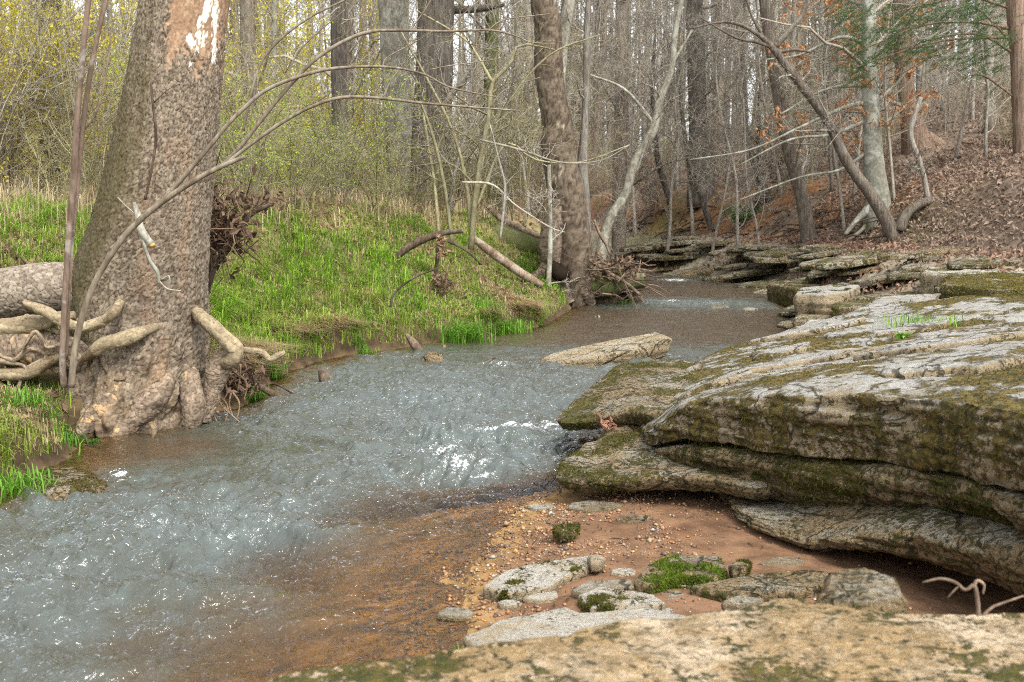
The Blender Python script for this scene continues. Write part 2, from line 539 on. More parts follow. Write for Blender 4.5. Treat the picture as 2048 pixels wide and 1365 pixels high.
# ================================================================== WATER
# flowing sheet: rows across the creek, finer near the camera
wy = [3.2]
while wy[-1] < 31:
    wy.append(wy[-1] + max(.011, .0021 * wy[-1]))
wy = np.array(wy)
uu = np.linspace(0, 1, 300)
WY, UU = np.meshgrid(wy, uu, indexing='ij')
wl = XL(WY) - .45; wr = XR(WY) + .35 + .5 * smooth(WY, 7, 8.5) * (1 - smooth(WY, 12, 14))
wl = np.maximum(wl, -.75 * WY - .8)
WX = wl + (wr - wl) * UU
def gauss(px, py, sx, sy, z=0.0):
    """a soft patch on the water, centre and spread given by what it covers"""
    c = pz(px, py, z); ex = pz(px + sx, py, z); ey = pz(px, py - sy, z)
    rx = abs(ex[0] - c[0]) + 1e-3; ry = abs(ey[1] - c[1]) + 1e-3
    return np.exp(-((WX - c[0]) / rx) ** 2 - ((WY - c[1]) / ry) ** 2)
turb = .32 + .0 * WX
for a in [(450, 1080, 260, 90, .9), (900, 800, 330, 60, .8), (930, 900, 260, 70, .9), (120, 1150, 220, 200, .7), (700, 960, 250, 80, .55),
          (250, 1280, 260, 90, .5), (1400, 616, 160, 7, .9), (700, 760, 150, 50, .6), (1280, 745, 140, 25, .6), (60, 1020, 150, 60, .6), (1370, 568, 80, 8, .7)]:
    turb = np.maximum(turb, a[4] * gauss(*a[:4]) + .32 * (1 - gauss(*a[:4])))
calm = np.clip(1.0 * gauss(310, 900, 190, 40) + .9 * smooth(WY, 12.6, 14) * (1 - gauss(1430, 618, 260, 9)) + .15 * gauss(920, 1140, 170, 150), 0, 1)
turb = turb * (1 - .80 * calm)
# flow-aligned coordinates: down-valley axis runs from the far right to the near left
fx, fy = -.42, -.91
A = WX * fx + WY * fy; B = WX * -fy + WY * fx
wp = np.stack([A, B, np.zeros_like(A)], -1).reshape(-1, 3)
warp = np.stack([fbm(wp * 1.3 + 3.1, 3), fbm(wp * 1.3 + 9.7, 3), np.zeros(len(wp))], -1)
q = wp + .22 * warp
h1 = fbm(q * np.array([2.6, 2.0, 1]) + 1.0, 3)
h2 = fbm(q * np.array([5.2, 5.6, 1]) + 4.0, 3, ridged=True)
h3 = fbm((q + .06 * warp[:, [1, 0, 2]]) * np.array([6.5, 13, 1]) + 8.0, 3, ridged=True)
h4 = fbm(q * np.array([30, 27, 1]) + 2.0, 2)
sh = WX.shape
h1, h2, h3, h4 = (h.reshape(sh) for h in (h1, h2, h3, h4))
WZ = turb * (.20 * h1 + .056 * h2 + .054 * h3 + .014 * h4)
# standing waves and sills the current runs over
WZ += .04 * gauss(470, 1075, 190, 45) + .05 * gauss(700, 1100, 150, 24) - .05 * gauss(330, 1150, 160, 30)
WZ += .06 * gauss(300, 1210, 170, 30) - .035 * gauss(250, 1300, 200, 30)
WZ += .05 * gauss(900, 800, 300, 22) + .06 * gauss(960, 880, 130, 9) - .045 * gauss(960, 905, 130, 9) + .06 * gauss(920, 945, 120, 9) - .05 * gauss(900, 970, 140, 10)
WZ += .045 * smooth(WY, 12.7, 13.5) + .05 * smooth(WY, 19.2, 20.6)
edge = np.minimum(np.clip((WX - XL(WY)) / .25, 0, 1), np.clip((XR(WY) - WX) / .3, 0, 1))
WZ = WZ * (.25 + .75 * edge)
foam = np.zeros_like(WX)
fo_n = .5 + .5 * h2 + .35 * h3
for a in [(985, 884, 60, 4, .85), (900, 880, 45, 4, .6), (880, 940, 50, 5, .68), (930, 950, 44, 4, .75), (970, 960, 30, 3, .7), (1030, 875, 60, 8, .8), (1100, 862, 50, 8, .7),
          (1330, 612, 60, 3, .55), (1450, 620, 80, 3, .3), (230, 965, 30, 16, .8), (1000, 735, 90, 7, .5), (1330, 752, 60, 10, .7), (820, 720, 120, 8, .45), (1260, 815, 60, 14, .6), (1350, 570, 50, 5, .8)]:
    foam = np.maximum(foam, a[4] * gauss(*a[:4]))
foam = foam * np.clip(fo_n, 0, 1.2) * (.45 + .5 * smooth(h3 + .6 * h4, .1, .6)) + .30 * turb * smooth(.5 * h2 + h3, .50, .95)
bedz = H(WX, WY, True)
depth = np.clip(WZ - bedz, 0, 1)
widx = np.arange(WX.size).reshape(sh)
Qw = np.stack([widx[:-1, :-1], widx[:-1, 1:], widx[1:, 1:], widx[1:, :-1]], -1).reshape(-1, 4)

m_water, nt = mat_new('creek_water')
p = coords(nt)
dep = nd(nt, 'Attribute', attribute_name='depth').outputs['Fac']
fm = nd(nt, 'Attribute', attribute_name='foam').outputs['Fac']
tb = nd(nt, 'Attribute', attribute_name='turb').outputs['Fac']
# rotate into the flow and stretch, ripples finer than the mesh
rot = nd(nt, 'Mapping', {'Vector': p, 'Rotation': (0, 0, math.atan2(.42, .91)), 'Scale': (1.15, 1, 1)}).outputs[0]
r1 = tnoise(nt, rot, 21, 2, .5, 1.6)
r2 = tnoise(nt, rot, 62, 2, .5, .8)
hh = mth(nt, 'ADD', r1, mth(nt, 'MULTIPLY', r2, .08))
bn = bump(nt, hh, 0.6, .024)
murk_c = mixc(nt, rng_(nt, dep, .02, .30), (.15, .09, .03), (.055, .055, .036))
air = tnoise(nt, rot, 4.5, 5, .6, .8)
murk_c = mixc(nt, rng_(nt, tb, .05, .28), (.075, .05, .028), murk_c)   # brown reflection of the woods painted into the still water's colour
murk_c = mixc(nt, mth(nt, 'MULTIPLY', rng_(nt, mth(nt, 'ADD', tb, mth(nt, 'MULTIPLY', mth(nt, 'SUBTRACT', air, .5), 1.7)), -.1, 1.3), rng_(nt, dep, .05, .2)), murk_c, (.10, .121, .114))   # bubbles carried in the broken water
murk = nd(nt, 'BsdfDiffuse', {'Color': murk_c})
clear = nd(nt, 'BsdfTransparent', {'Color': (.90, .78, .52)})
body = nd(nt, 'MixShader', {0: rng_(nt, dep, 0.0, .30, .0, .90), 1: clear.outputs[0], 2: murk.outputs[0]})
fres = nd(nt, 'Fresnel', {'IOR': 1.5, 'Normal': bn})
gl = nd(nt, 'BsdfGlossy', {'Color': (1, 1, 1), 'Roughness': .02, 'Normal': bn})
surf = nd(nt, 'MixShader', {0: fres.outputs[0], 1: body.outputs[0], 2: gl.outputs[0]})
fd = nd(nt, 'BsdfDiffuse', {'Color': (.78, .80, .80)})
fn = tnoise(nt, rot, 38, 6, .8)
ff = rng_(nt, mth(nt, 'ADD', fm, mth(nt, 'MULTIPLY', mth(nt, 'SUBTRACT', fn, .5), 2.8)), .66, 1.0)
out = nd(nt, 'MixShader', {0: ff, 1: surf.outputs[0], 2: fd.outputs[0]})
finish(nt, out.outputs[0])
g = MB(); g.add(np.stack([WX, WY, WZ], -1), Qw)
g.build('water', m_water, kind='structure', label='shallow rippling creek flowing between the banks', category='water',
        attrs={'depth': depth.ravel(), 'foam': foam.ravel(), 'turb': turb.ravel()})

# ================================================================== ROCKS
def slab(outline, ztop, thick, n=200, rt=24, rs=10, under=.25, wig=.03, wfreq=3.0, disp=.015, dfreq=4.0, topd=1.0, strata=.0, rnd=.25, terr=0.0, terr_f=1.5, terr_n=4,
         seed=0.0, bulge=0.0, centre=None, sharp=False):
    """a bed of rock: irregular outline, shaped side faces, displaced top -> V, T, Q, N, up"""
    O = catmull(outline, n, True)
    if sharp:
        A0 = np.asarray(outline, float); A1 = np.roll(A0, -1, 0); ln = np.linalg.norm(A1 - A0, axis=1); cum = np.concatenate([[0], np.cumsum(ln)])
        q = np.arange(n) / n * cum[-1]; kk = np.clip(np.searchsorted(cum, q, 'right') - 1, 0, len(A0) - 1)
        Lp = A0[kk] + (A1 - A0)[kk] * ((q - cum[kk]) / ln[kk])[:, None]
        O = .8 * Lp + .1 * np.roll(Lp, 1, 0) + .1 * np.roll(Lp, -1, 0)
    if np.sum(O[:, 0] * np.roll(O[:, 1], -1) - O[:, 1] * np.roll(O[:, 0], -1)) < 0: O = O[::-1]
    tan = np.roll(O, -1, 0) - np.roll(O, 1, 0)
    tan /= np.linalg.norm(tan, axis=1)[:, None] + 1e-9
    nr = np.stack([tan[:, 1], -tan[:, 0]], -1)
    p3 = np.concatenate([O, np.zeros((n, 1))], 1)
    O = O + nr * (wig * (fbm(p3 * wfreq + seed, 3) + .45 * fbm(p3 * wfreq * 4.1 + seed, 3)))[:, None]
    c = O.mean(0) if centre is None else np.array(centre)
    th = thick(O[:, 0], O[:, 1]) if callable(thick) else np.full(n, thick)
    zt = ztop(O[:, 0], O[:, 1]); zb = zt - th
    rings = []
    Ou = O - nr * (under * th)[:, None]
    for t in (.5, .8):
        rings.append(np.concatenate([c + (Ou - c) * t, zb[:, None]], 1))
    for u in np.linspace(0, 1, rs + 1):
        ins = th * under * (1 - u) ** 1.6 + th * rnd * np.clip((u - .72) / .28, 0, 1) ** 2 - bulge * th * math.sin(math.pi * u)
        z = zb + th * u
        if strata:
            q = np.concatenate([O * 1.1, (z * 22)[:, None]], 1)
            fq = fbm(q + seed, 3) * 3.5
            ins = ins + strata * (.35 * fq / 3.5 + .75 * (np.floor(fq) + smooth(fq - np.floor(fq), .40, .60)) / 3.5) * (math.sin(math.pi * min(max(u, .04), .96)) ** .4)
        rings.append(np.concatenate([O - nr * ins[:, None], z[:, None]], 1))
    Oi = O - nr * (th * rnd)[:, None]
    for t in (1 - np.linspace(0, 1, rt + 1)[1:-1] ** 1.25):
        xy = c + (Oi - c) * t
        rings.append(np.concatenate([xy, ztop(xy[:, 0], xy[:, 1])[:, None]], 1))
    k = len(rings)
    V = np.concatenate(rings + [np.array([[c[0], c[1], float(ztop(c[:1], c[1:])[0])]]), np.array([[c[0], c[1], zb.mean()]])])
    idx = np.arange(k * n).reshape(k, n)
    Q = np.stack([idx[:-1], np.roll(idx[:-1], -1, 1), np.roll(idx[1:], -1, 1), idx[1:]], -1).reshape(-1, 4)
    T = np.concatenate([np.stack([idx[-1], np.roll(idx[-1], -1), np.full(n, k * n)], -1),
                        np.stack([np.roll(idx[0], -1), idx[0], np.full(n, k * n + 1)], -1)])
    if terr:
        w = np.zeros(len(V)); w[(2 + rs + 1) * n:k * n + 1] = 1
        w[(2 + rs + 1) * n:(2 + rs + 3) * n] = .5
        f = n2(V[:, 0], V[:, 1], terr_f, 4, seed + 3)
        f = f * terr_n; st = np.floor(f) + smooth(f - np.floor(f), .44, .56)
        V[:, 2] += w * terr * st / terr_n
    N = normals(V, T, Q)
    d = fbm(V * dfreq + seed, 6, .62) - .5 * smooth(fbm(V * dfreq * 3.1 + seed + 4, 3), .25, .5)
    V = V + N * (disp * d * np.where(np.arange(len(V)) > (2 + rs + 2) * n, topd, 1.0))[:, None]
    return V, T, Q, normals(V, T, Q)

def moss_mask(V, N, up=.35, base=-.1, f=2.4, seed=0.0):
    return np.clip(.5 + .9 * fbm(V * f + seed + 5, 4) + up * (N[:, 2] - .5) + base, 0, 1)

_fr = np.random.default_rng(11)
def fuzz(V, N, T, Q, mask, count, ln=(.008, .022), w=.004, cols=((.05, .055, .012), (.12, .10, .025)), drop=.3):
    """moss: short leaf-like spikes standing on the faces where mask is high"""
    F = np.concatenate([T, Q[:, [0, 1, 2]], Q[:, [0, 2, 3]]])
    ar = np.linalg.norm(np.cross(V[F[:, 1]] - V[F[:, 0]], V[F[:, 2]] - V[F[:, 0]]), axis=1)
    wgt = ar * np.clip(mask[F].mean(1) - .42, 0, .3)
    if wgt.sum() <= 0: return None
    pick = _fr.choice(len(F), count, p=wgt / wgt.sum())
    b = _fr.random((count, 2)); fl = b.sum(1) > 1; b[fl] = 1 - b[fl]
    f = F[pick]
    P = V[f[:, 0]] * (1 - b.sum(1))[:, None] + V[f[:, 1]] * b[:, :1] + V[f[:, 2]] * b[:, 1:]
    Nn = N[f[:, 0]] + _fr.normal(size=(count, 3)) * .7
    Nn[:, 2] -= drop * (1 - np.abs(N[f[:, 0], 2]))
    Nn /= np.linalg.norm(Nn, axis=1)[:, None]
    L = _fr.uniform(*ln, count)[:, None]
    side = np.cross(Nn, _fr.normal(size=(count, 3))); side /= np.linalg.norm(side, axis=1)[:, None] + 1e-9
    A = P - side * w - Nn * .003; Bp = P + side * w - Nn * .003; Tp = P + Nn * L
    Vf = np.stack([A, Bp, Tp], 1).reshape(-1, 3)
    k = np.clip(.5 + .8 * fbm(P * 7, 3) + _fr.normal(size=count) * .18, 0, 1)[:, None]
    cc = np.array(cols[0]) * (1 - k) + np.array(cols[1]) * k
    return Vf, np.arange(count * 3).reshape(-1, 3), np.repeat(cc, 3, 0)

m_ledge = rock_mat('ledge_sandstone', (.40, .36, .28), (.30, .215, .11), (.06, .048, .024))
m_top = rock_mat('ledge_top_sandstone', (.37, .36, .325), (.30, .235, .145), (.06, .047, .022), moss1=(.055, .047, .016), moss2=(.17, .125, .035), tan_bias=.40, speck=.30, mottle=.22, lamt=.25, mossn=.3, relief=.55)
m_front = rock_mat('near_sandstone', (.56, .445, .30), (.38, .26, .125), (.08, .058, .026), tan_bias=.5, speck=.75, sc=.9, mottle=.6, relief=.7, lamt=.3, joints=.2)
m_pale = rock_mat('pale_sandstone', (.50, .465, .39), (.41, .33, .215), (.13, .10, .06), tan_bias=.38, speck=.16, sc=1.6, mottle=.2, relief=.6, lamt=.15, joints=.12)
m_shale = rock_mat('dark_shale', (.37, .34, .27), (.27, .21, .125), (.055, .045, .028), tan_bias=.45, speck=.4, sc=.7, mottle=.35)
m_moss = col_mat('moss', .95, 60, .0, .01, 20, .3, .1, transl=.25)

def rock_part(name, parent, sl, mat, moss=None, crust=None, **kw):
    V, T, Q, N = sl
    mb = MB(); mb.add(V, Q)
    if len(T): mb.extra(T)
    return mb.build(name, mat, parent, attrs={'moss': np.zeros(len(V)) if moss is None else moss, 'crust': smooth(.72 - N[:, 2], 0, .4) if crust is None else crust}, **kw)

def fuzz_part(parent, items, **kw):
    mb = MB()
    for it in items:
        if it is not None: mb.add(*it)
    if mb.n: return mb.build('moss', m_moss, parent, smooth_=False, kind='stuff')

# ---- the big layered ledge
_ye = [3, 4, 5.5, 6.4, 7.4, 8.7, 10.7, 11.6, 13.9, 18.3]
_xe = [-.1, .1, .25, .32, .45, .7, 1.2, 2.0, 3.5, 4.6]
def ledge_z(x, y):
    s = x - np.interp(y, _ye, _xe)
    z = np.interp(s, [-1, 0, .3, .5, .78, 1.1, 1.5, 2.1, 3, 6], [.02, .10, .22, .32, .45, .54, .61, .70, .82, 1.02])
    return z + .20 * smooth((8.0 - y) / 2.2) * smooth(s, .2, .7) - .20 * smooth(y, 9, 11.5) * (1 - smooth(s, .5, 2.2)) - .05 * smooth(y, 10.5, 13.5)
def front(pts):
    """plan points from (column, distance)"""
    return [((px - 1024) / FPX * Y, Y) for px, Y in pts]
ledge = thing('rock_ledge', 'massive layered sandstone ledge with mossy overhanging front beside the creek', 'rock ledge', (2.2, 7.5, .3))
FA = front([(1308, 6.55), (1345, 6.3), (1450, 5.95), (1600, 5.5), (1720, 5.25), (1800, 5.05), (1930, 4.7), (2060, 4.35), (2300, 3.95)])
back = [(3.9, 3.8), (5.6, 5.5), (6.0, 10), (5.4, 13.2), (3.9, 13.4), (3.1, 12.8), (2.1, 11.4), (1.35, 10.4), (1.0, 9.3), (.92, 8.2), (.85, 7.3)]
thA = lambda x, y: np.interp(x, [.8, 1.0, 1.35, 1.8, 2.4], [.10, .22, .31, .31, .33])
A_ = slab(FA + back, ledge_z, thA, n=760, rt=70, rs=22, under=.12, wig=.05, wfreq=2.2, disp=.032, dfreq=4.2, strata=.075, rnd=.02, topd=.4, terr=.06, terr_f=1.2, terr_n=7, seed=1.0, centre=(2.6, 7.6), bulge=.05)
side = smooth(.75 - A_[3][:, 2], 0, .4)
mA = np.clip(.40 + .7 * fbm(A_[0] * np.array([2.6, 2.6, 1.4]) + 2, 4) + .75 * fbm(A_[0] * np.array([9, 9, 6]) + 2, 3) + .10 * side, 0, 1) * np.where(A_[3][:, 2] < .6, 1, .92)
mA = np.clip(mA + (.22 + .35 * smooth(A_[0][:, 0], 1.6, 3.2)) * smooth(A_[3][:, 2], .6, .9) * smooth(n2(A_[0][:, 0], A_[0][:, 1], 1.1, 3, 4.), -.15, .25), 0, 1)
topm = smooth(A_[3][:, 2], .55, .8)
rock_part('slab', ledge, A_, m_top, mA)
FB = [(x + .03, y + .05) for x, y in FA[:1]] + [(x, y + .04) for x, y in FA[1:]]
zB = lambda x, y: ledge_z(x, y) - thA(x, y) - .030
thB = lambda x, y: np.interp(x, [.8, .95, 1.4, 1.85, 2.3], [.08, .22, .29, .17, .12])
B_ = slab(FB + [(4, 4), (4, 7.5), (1.2, 7.5)], zB, thB, n=620, rt=8, rs=22, under=.75, wig=.06, wfreq=2.4, disp=.034, dfreq=4.4, strata=.06, rnd=.10, seed=7.0, centre=(2.4, 6.3), bulge=.10)
mB = np.clip(.44 + .7 * fbm(B_[0] * np.array([2.6, 2.6, 1.6]) + 8, 4) + .75 * fbm(B_[0] * np.array([9, 9, 6]) + 5, 3), 0, 1)
rock_part('slab', ledge, B_, m_ledge, mB)
FCx = front([(1470, 5.9), (1520, 5.55), (1600, 5.28), (1700, 5.05), (1800, 4.88), (1930, 4.60), (2060, 4.30), (2300, 3.9)])
zC = lambda x, y: zB(x, y) - thB(x, y) - .018 + .01 * np.sin(x * 5)
thC = lambda x, y: np.clip(zC(x, y) - .105 + .02 * np.sin(x * 7), .06, .3)
C_ = slab(FCx + [(4, 4.1), (4, 7.2), (1.5, 7.2)], zC, thC, n=460, rt=8, rs=16, under=.7, wig=.06, wfreq=3, disp=.028, dfreq=5, strata=.05, rnd=.15, seed=13.0, centre=(2.5, 6.0), bulge=.06)
rock_part('slab', ledge, C_, m_ledge, np.clip(.28 + .9 * fbm(C_[0] * 3 + 1, 4), 0, 1))
# thin bed squeezed between them at the right
FC2 = front([(1610, 5.5), (1720, 5.2), (1850, 4.85), (2060, 4.36), (2300, 3.96)])
zC2 = lambda x, y: zC(x, y) - .06
C2_ = slab(FC2 + [(4, 4.1), (4, 7), (1.7, 7)], zC2, .07, n=300, rt=6, rs=8, under=.5, wig=.05, wfreq=4, disp=.012, strata=.01, rnd=.3, seed=17.0, centre=(2.6, 5.9))
rock_part('slab', ledge, C2_, m_ledge, np.clip(.3 + .9 * fbm(C2_[0] * 3 + 6, 4), 0, 1))
# tongue reaching toward the water under the ledge
D_out = front([(1112, 6.35), (1125, 6.15), (1180, 6.1), (1260, 6.08), (1350, 6.0), (1440, 5.9), (1530, 5.75)]) + [(1.9, 6.0), (1.9, 7.4), (1.0, 7.4), (.62, 7.15), (.36, 6.7)]
zD = lambda x, y: .185 + .045 * smooth(y, 6.1, 7) + .06 * smooth(x, .3, 1.1)
D_ = slab(D_out, zD, .10, n=420, rt=18, rs=12, under=.7, wig=.045, wfreq=4, disp=.022, dfreq=5, strata=.02, rnd=.45, terr=.05, terr_f=2.2, terr_n=3, seed=21.0, centre=(1.1, 6.6))
mD = np.clip(.36 + 1.0 * fbm(D_[0] * 4 + 4, 4) + .35 * smooth(.55 - D_[0][:, 0], 0, .35), 0, 1)
rock_part('slab', ledge, D_, m_ledge, mD)
# pointed upper tip over the stream
E_out = [(.29, 7.32), (.46, 8.0), (.74, 8.8), (1.0, 9.6), (1.35, 10.3), (2.2, 9.5), (2.2, 7.5), (1.3, 6.75), (.9, 6.75), (.72, 7.0), (.5, 7.15)]
zE = lambda x, y: np.minimum(np.maximum(ledge_z(x, y), .30 + .13 * smooth(x, .3, .9)) - .14 * smooth(y, 8.6, 10.2), .46) + .02 * n2(x, y, 2., 2, 3.)
E_ = slab(E_out, zE, lambda x, y: .065 + .05 * smooth(x, .3, .9), n=380, rt=26, rs=10, under=.8, wig=.04, wfreq=4.5, disp=.02, dfreq=5, strata=.015, rnd=.3, terr=.05, terr_f=2, terr_n=3, seed=27.0, centre=(1.2, 8.2))
mE = np.clip(.48 + 1.0 * fbm(E_[0] * 3.4 + 9, 4), 0, 1)
rock_part('slab', ledge, E_, m_ledge, mE)
# flaggy sheets lying bedded on top of the ledge
_sr = np.random.default_rng(31)
for (px, py, z, w, d, rz, mt) in [(1700, 735, .60, .9, .7, .2, 0), (1500, 775, .48, .8, .45, .3, 0), (1880, 700, .82, 1.1, .8, .1, 0), (1960, 640, .9, 1.2, .9, .0, 1), (1420, 800, .50, .5, .3, .25, 0),
                              (1780, 660, .72, 1.0, .8, .15, 1), (1620, 705, .44, 1.1, .5, .35, 0), (1990, 760, .82, .55, .4, .1, 1), (1850, 770, .78, .6, .35, .1, 0), (1330, 775, .30, .55, .5, .3, 1), (1560, 735, .48, .6, .4, .4, 1)]:
    c = pz(px, py, z); a = np.linspace(0, 2 * np.pi, 9, endpoint=False)
    rr = _sr.uniform(.35, .55, 9)
    ox = c[0] + rr * w * np.cos(a) * math.cos(rz) - rr * d * np.sin(a) * math.sin(rz)
    oy = c[1] + rr * w * np.cos(a) * math.sin(rz) + rr * d * np.sin(a) * math.cos(rz)
    th = _sr.uniform(.03, .05)
    sl = slab(np.stack([ox, oy], -1), lambda x, y: ledge_z(x, y) + .035, th + .05, n=110, rt=12, rs=5, under=.2, wig=.05, wfreq=5, disp=.012, dfreq=6, rnd=.2, terr=.03, terr_f=3, terr_n=2, seed=_sr.uniform(0, 90))
    rock_part('flagstone', ledge, sl, m_top, np.clip(.15 + .5 * mt * .5 + .9 * fbm(sl[0] * 3.5 + 7, 4), 0, 1))
fuzz_part(ledge, [fuzz(*(A_[0], A_[3], A_[1], A_[2]), mA * (1 - topm) , 26000, (.008, .03)), fuzz(A_[0], A_[3], A_[1], A_[2], mA * topm * (A_[0][:, 1] < 11), 26000, (.006, .018), .004, ((.06, .05, .016), (.17, .135, .03))),
                  fuzz(B_[0], B_[3], B_[1], B_[2], mB, 22000, (.008, .03)), fuzz(D_[0], D_[3], D_[1], D_[2], mD, 6000), fuzz(E_[0], E_[3], E_[1], E_[2], mE, 9000)])

# ---- blurred sandstone hump the photographer stands on
fz = lambda x, y: .572 + .03 * smooth(x, .9, 1.7) + .022 * np.sin(x * 2.1 + 1) + .03 * n2(x, y, 1.4, 3, 3.3) - .02 * smooth(y, 2.6, 3.2) * smooth(.3 - x, 0, .5)
fore = thing('sandstone_outcrop', 'tan lichen speckled sandstone outcrop closest to the water edge, softly out of focus', 'rock outcrop', (.8, 2.2, .3))
G_ = slab([(-1.3, 1.7), (-1.12, 2.2), (-.74, 2.58), (-.20, 2.78), (.40, 3.0), (.78, 3.18), (1.05, 3.06), (1.5, 3.08), (2.3, 3.1), (2.8, 2.0), (2.2, .7), (0, .55), (-1.1, 1.2)], fz, .62, n=420, rt=60, rs=12, under=.15, wig=.03, disp=.02, dfreq=4, rnd=.18, terr=.03, terr_f=2.2, terr_n=3, seed=41., centre=(.6, 2.0))
mG = np.clip(.27 + .85 * fbm(G_[0] * 4.5 + 3, 4) + .42 * smooth(.0 - G_[0][:, 0], 0, .6) + .2 * smooth(G_[0][:, 1], 2.8, 3.2), 0, 1)
rock_part('slab', fore, G_, m_front, mG)
lump = front([(1640, 3.02), (1690, 2.98), (1780, 2.95), (1850, 3.0), (1835, 3.2), (1750, 3.3), (1660, 3.25)])
L_ = slab(lump, lambda x, y: 0.597 - .12 * (x - .95) ** 2 + 0 * y, .16, n=120, rt=12, rs=6, wig=.03, disp=.012, dfreq=9, rnd=.15, sharp=True, terr=.02, terr_f=6, terr_n=2, seed=44.)
rock_part('flagstone', fore, L_, m_ledge, np.clip(.25 + .8 * fbm(L_[0] * 6, 3), 0, 1))
fuzz_part(fore, [fuzz(G_[0], G_[3], G_[1], G_[2], mG, 9000, (.004, .012), .003, ((.06, .05, .015), (.15, .11, .03)))])

# ---- flat stones on the sand bar
def flat_stone(pxs, z, th, mat, label, moss_amt=0.0, moss_cols=None, seed=0.0, n=150, name='flat_stone', tilt=(0, 0), nf=2500, group=None):
    O = np.array([pz(px, py, z)[:2] for px, py in pxs]); c = O.mean(0)
    sl = slab(O, lambda x, y: z + tilt[0] * (x - c[0]) + tilt[1] * (y - c[1]), th, n=n, rt=12, rs=6, under=.2, wig=.015, wfreq=7, disp=.006, dfreq=9, rnd=.12, sharp=True, terr=.02, terr_f=4, terr_n=2, seed=seed)
    t = thing(name, label, 'rock', (c[0], c[1], z - th), group)
    mk = np.clip(moss_amt + .8 * fbm(sl[0] * 6 + seed, 3), 0, 1)
    rock_part('stone', t, sl, mat, mk)
    if moss_cols: fuzz_part(t, [fuzz(sl[0], sl[3], sl[1], sl[2], mk, nf, (.006, .02), .004, moss_cols)])
    return sl
MC1 = ((.05, .055, .012), (.12, .11, .025)); MC2 = ((.06, .075, .012), (.13, .20, .02))
flat_stone([(965, 1172), (1010, 1140), (1100, 1120), (1185, 1110), (1197, 1125), (1135, 1150), (1100, 1172), (1020, 1185)], .07, .07, m_pale, 'long pale flat stone with a mossy lower edge on the sand bar', .30, MC1, 51., nf=1500)
flat_stone([(1268, 1160), (1290, 1130), (1350, 1108), (1440, 1112), (1458, 1138), (1425, 1158), (1340, 1158), (1300, 1172)], .085, .08, m_ledge, 'low stone thickly capped with bright green moss', .50, MC2, 57., nf=6500)
flat_stone([(1155, 1190), (1200, 1172), (1310, 1188), (1335, 1205), (1250, 1222), (1180, 1215)], .07, .06, m_pale, 'small buff stone with a dark moss cushion above the white slab', .36, MC1, 63.)
flat_stone([(925, 1272), (1000, 1240), (1130, 1212), (1160, 1225), (1300, 1215), (1390, 1235), (1300, 1268), (1120, 1300), (960, 1310)], .08, .08, m_pale, 'broad whitish slab on the sand just beyond the blurred outcrop', .05, None, 69., n=200)
flat_stone([(1380, 1172), (1500, 1148), (1620, 1138), (1690, 1150), (1610, 1182), (1450, 1190)], .08, .07, m_ledge, 'flat brownish stone on the sand below the overhang', .2, None, 75.)
flat_stone([(1105, 1056), (1125, 1048), (1158, 1048), (1150, 1060), (1120, 1066)], .09, .05, m_ledge, 'small mossy stone alone on the red gravel', .5, MC1, 81., n=60, nf=600)
flat_stone([(1455, 1130), (1475, 1120), (1500, 1122), (1492, 1136), (1465, 1138)], .11, .05, m_ledge, 'little round moss covered stone beside the bright green moss cap', .5, MC1, 83., n=50, nf=800)
flat_stone([(1140, 1180), (1180, 1160), (1230, 1165), (1225, 1178), (1170, 1190)], .06, .05, m_shale, 'grey wet stone in the sand left of the moss cap', .0, None, 85., n=70)
flat_stone([(1200, 1160), (1260, 1158), (1275, 1172), (1225, 1178)], .06, .05, m_shale, 'purplish grey stone touching the moss cap', .0, None, 87., n=60)
flat_stone([(1170, 1115), (1195, 1108), (1215, 1116), (1200, 1126), (1178, 1124)], .10, .05, m_pale, 'white pebble sized stone at the end of the long pale stone', .0, None, 88., n=40)
flat_stone([(1440, 1205), (1480, 1192), (1530, 1196), (1500, 1212)], .10, .05, m_shale, 'bluish grey chip of stone near the outcrop edge', .0, None, 89., n=40)
for i_, (px_, py_, w_, h_, mt_, lb_) in enumerate([(1250, 1142, 34, 9, m_pale, 'thin pale flake half buried above the moss cap'), (1085, 1190, 40, 9, m_pale, 'thin tan flake below the long pale stone'), (1345, 1190, 36, 9, m_shale, 'grey flake under the pale straight twig'),
        (905, 1225, 45, 10, m_shale, 'dark wet flat stone where the shallows meet the white slab'), (1190, 1010, 60, 9, m_shale, 'wet grey flat stone in the shade of the ledge tongue'), (1270, 1036, 44, 8, m_ledge, 'flat mossy stone in the shade under the ledge'),
        (1560, 1125, 50, 10, m_shale, 'dark flat stone in the black gap under the ledge'), (1085, 1015, 34, 7, m_shale, 'wet stone in the shallows off the ledge tongue'), (1020, 1205, 26, 6, m_pale, 'small pale chip beside the white slab'), (1320, 1222, 30, 7, m_pale, 'buff chip along the far rim of the white slab')]):
    a_ = np.linspace(0, 2 * np.pi, 7, endpoint=False); q_ = _sr.uniform(.7, 1.2, 7)
    flat_stone([(px_ + w_ * q * math.cos(t_), py_ - h_ * q * math.sin(t_)) for q, t_ in zip(q_, a_)], .042 if i_ not in (3, 7) else .025, .05, mt_, lb_, .05, None, 400. + 5 * i_, n=60)
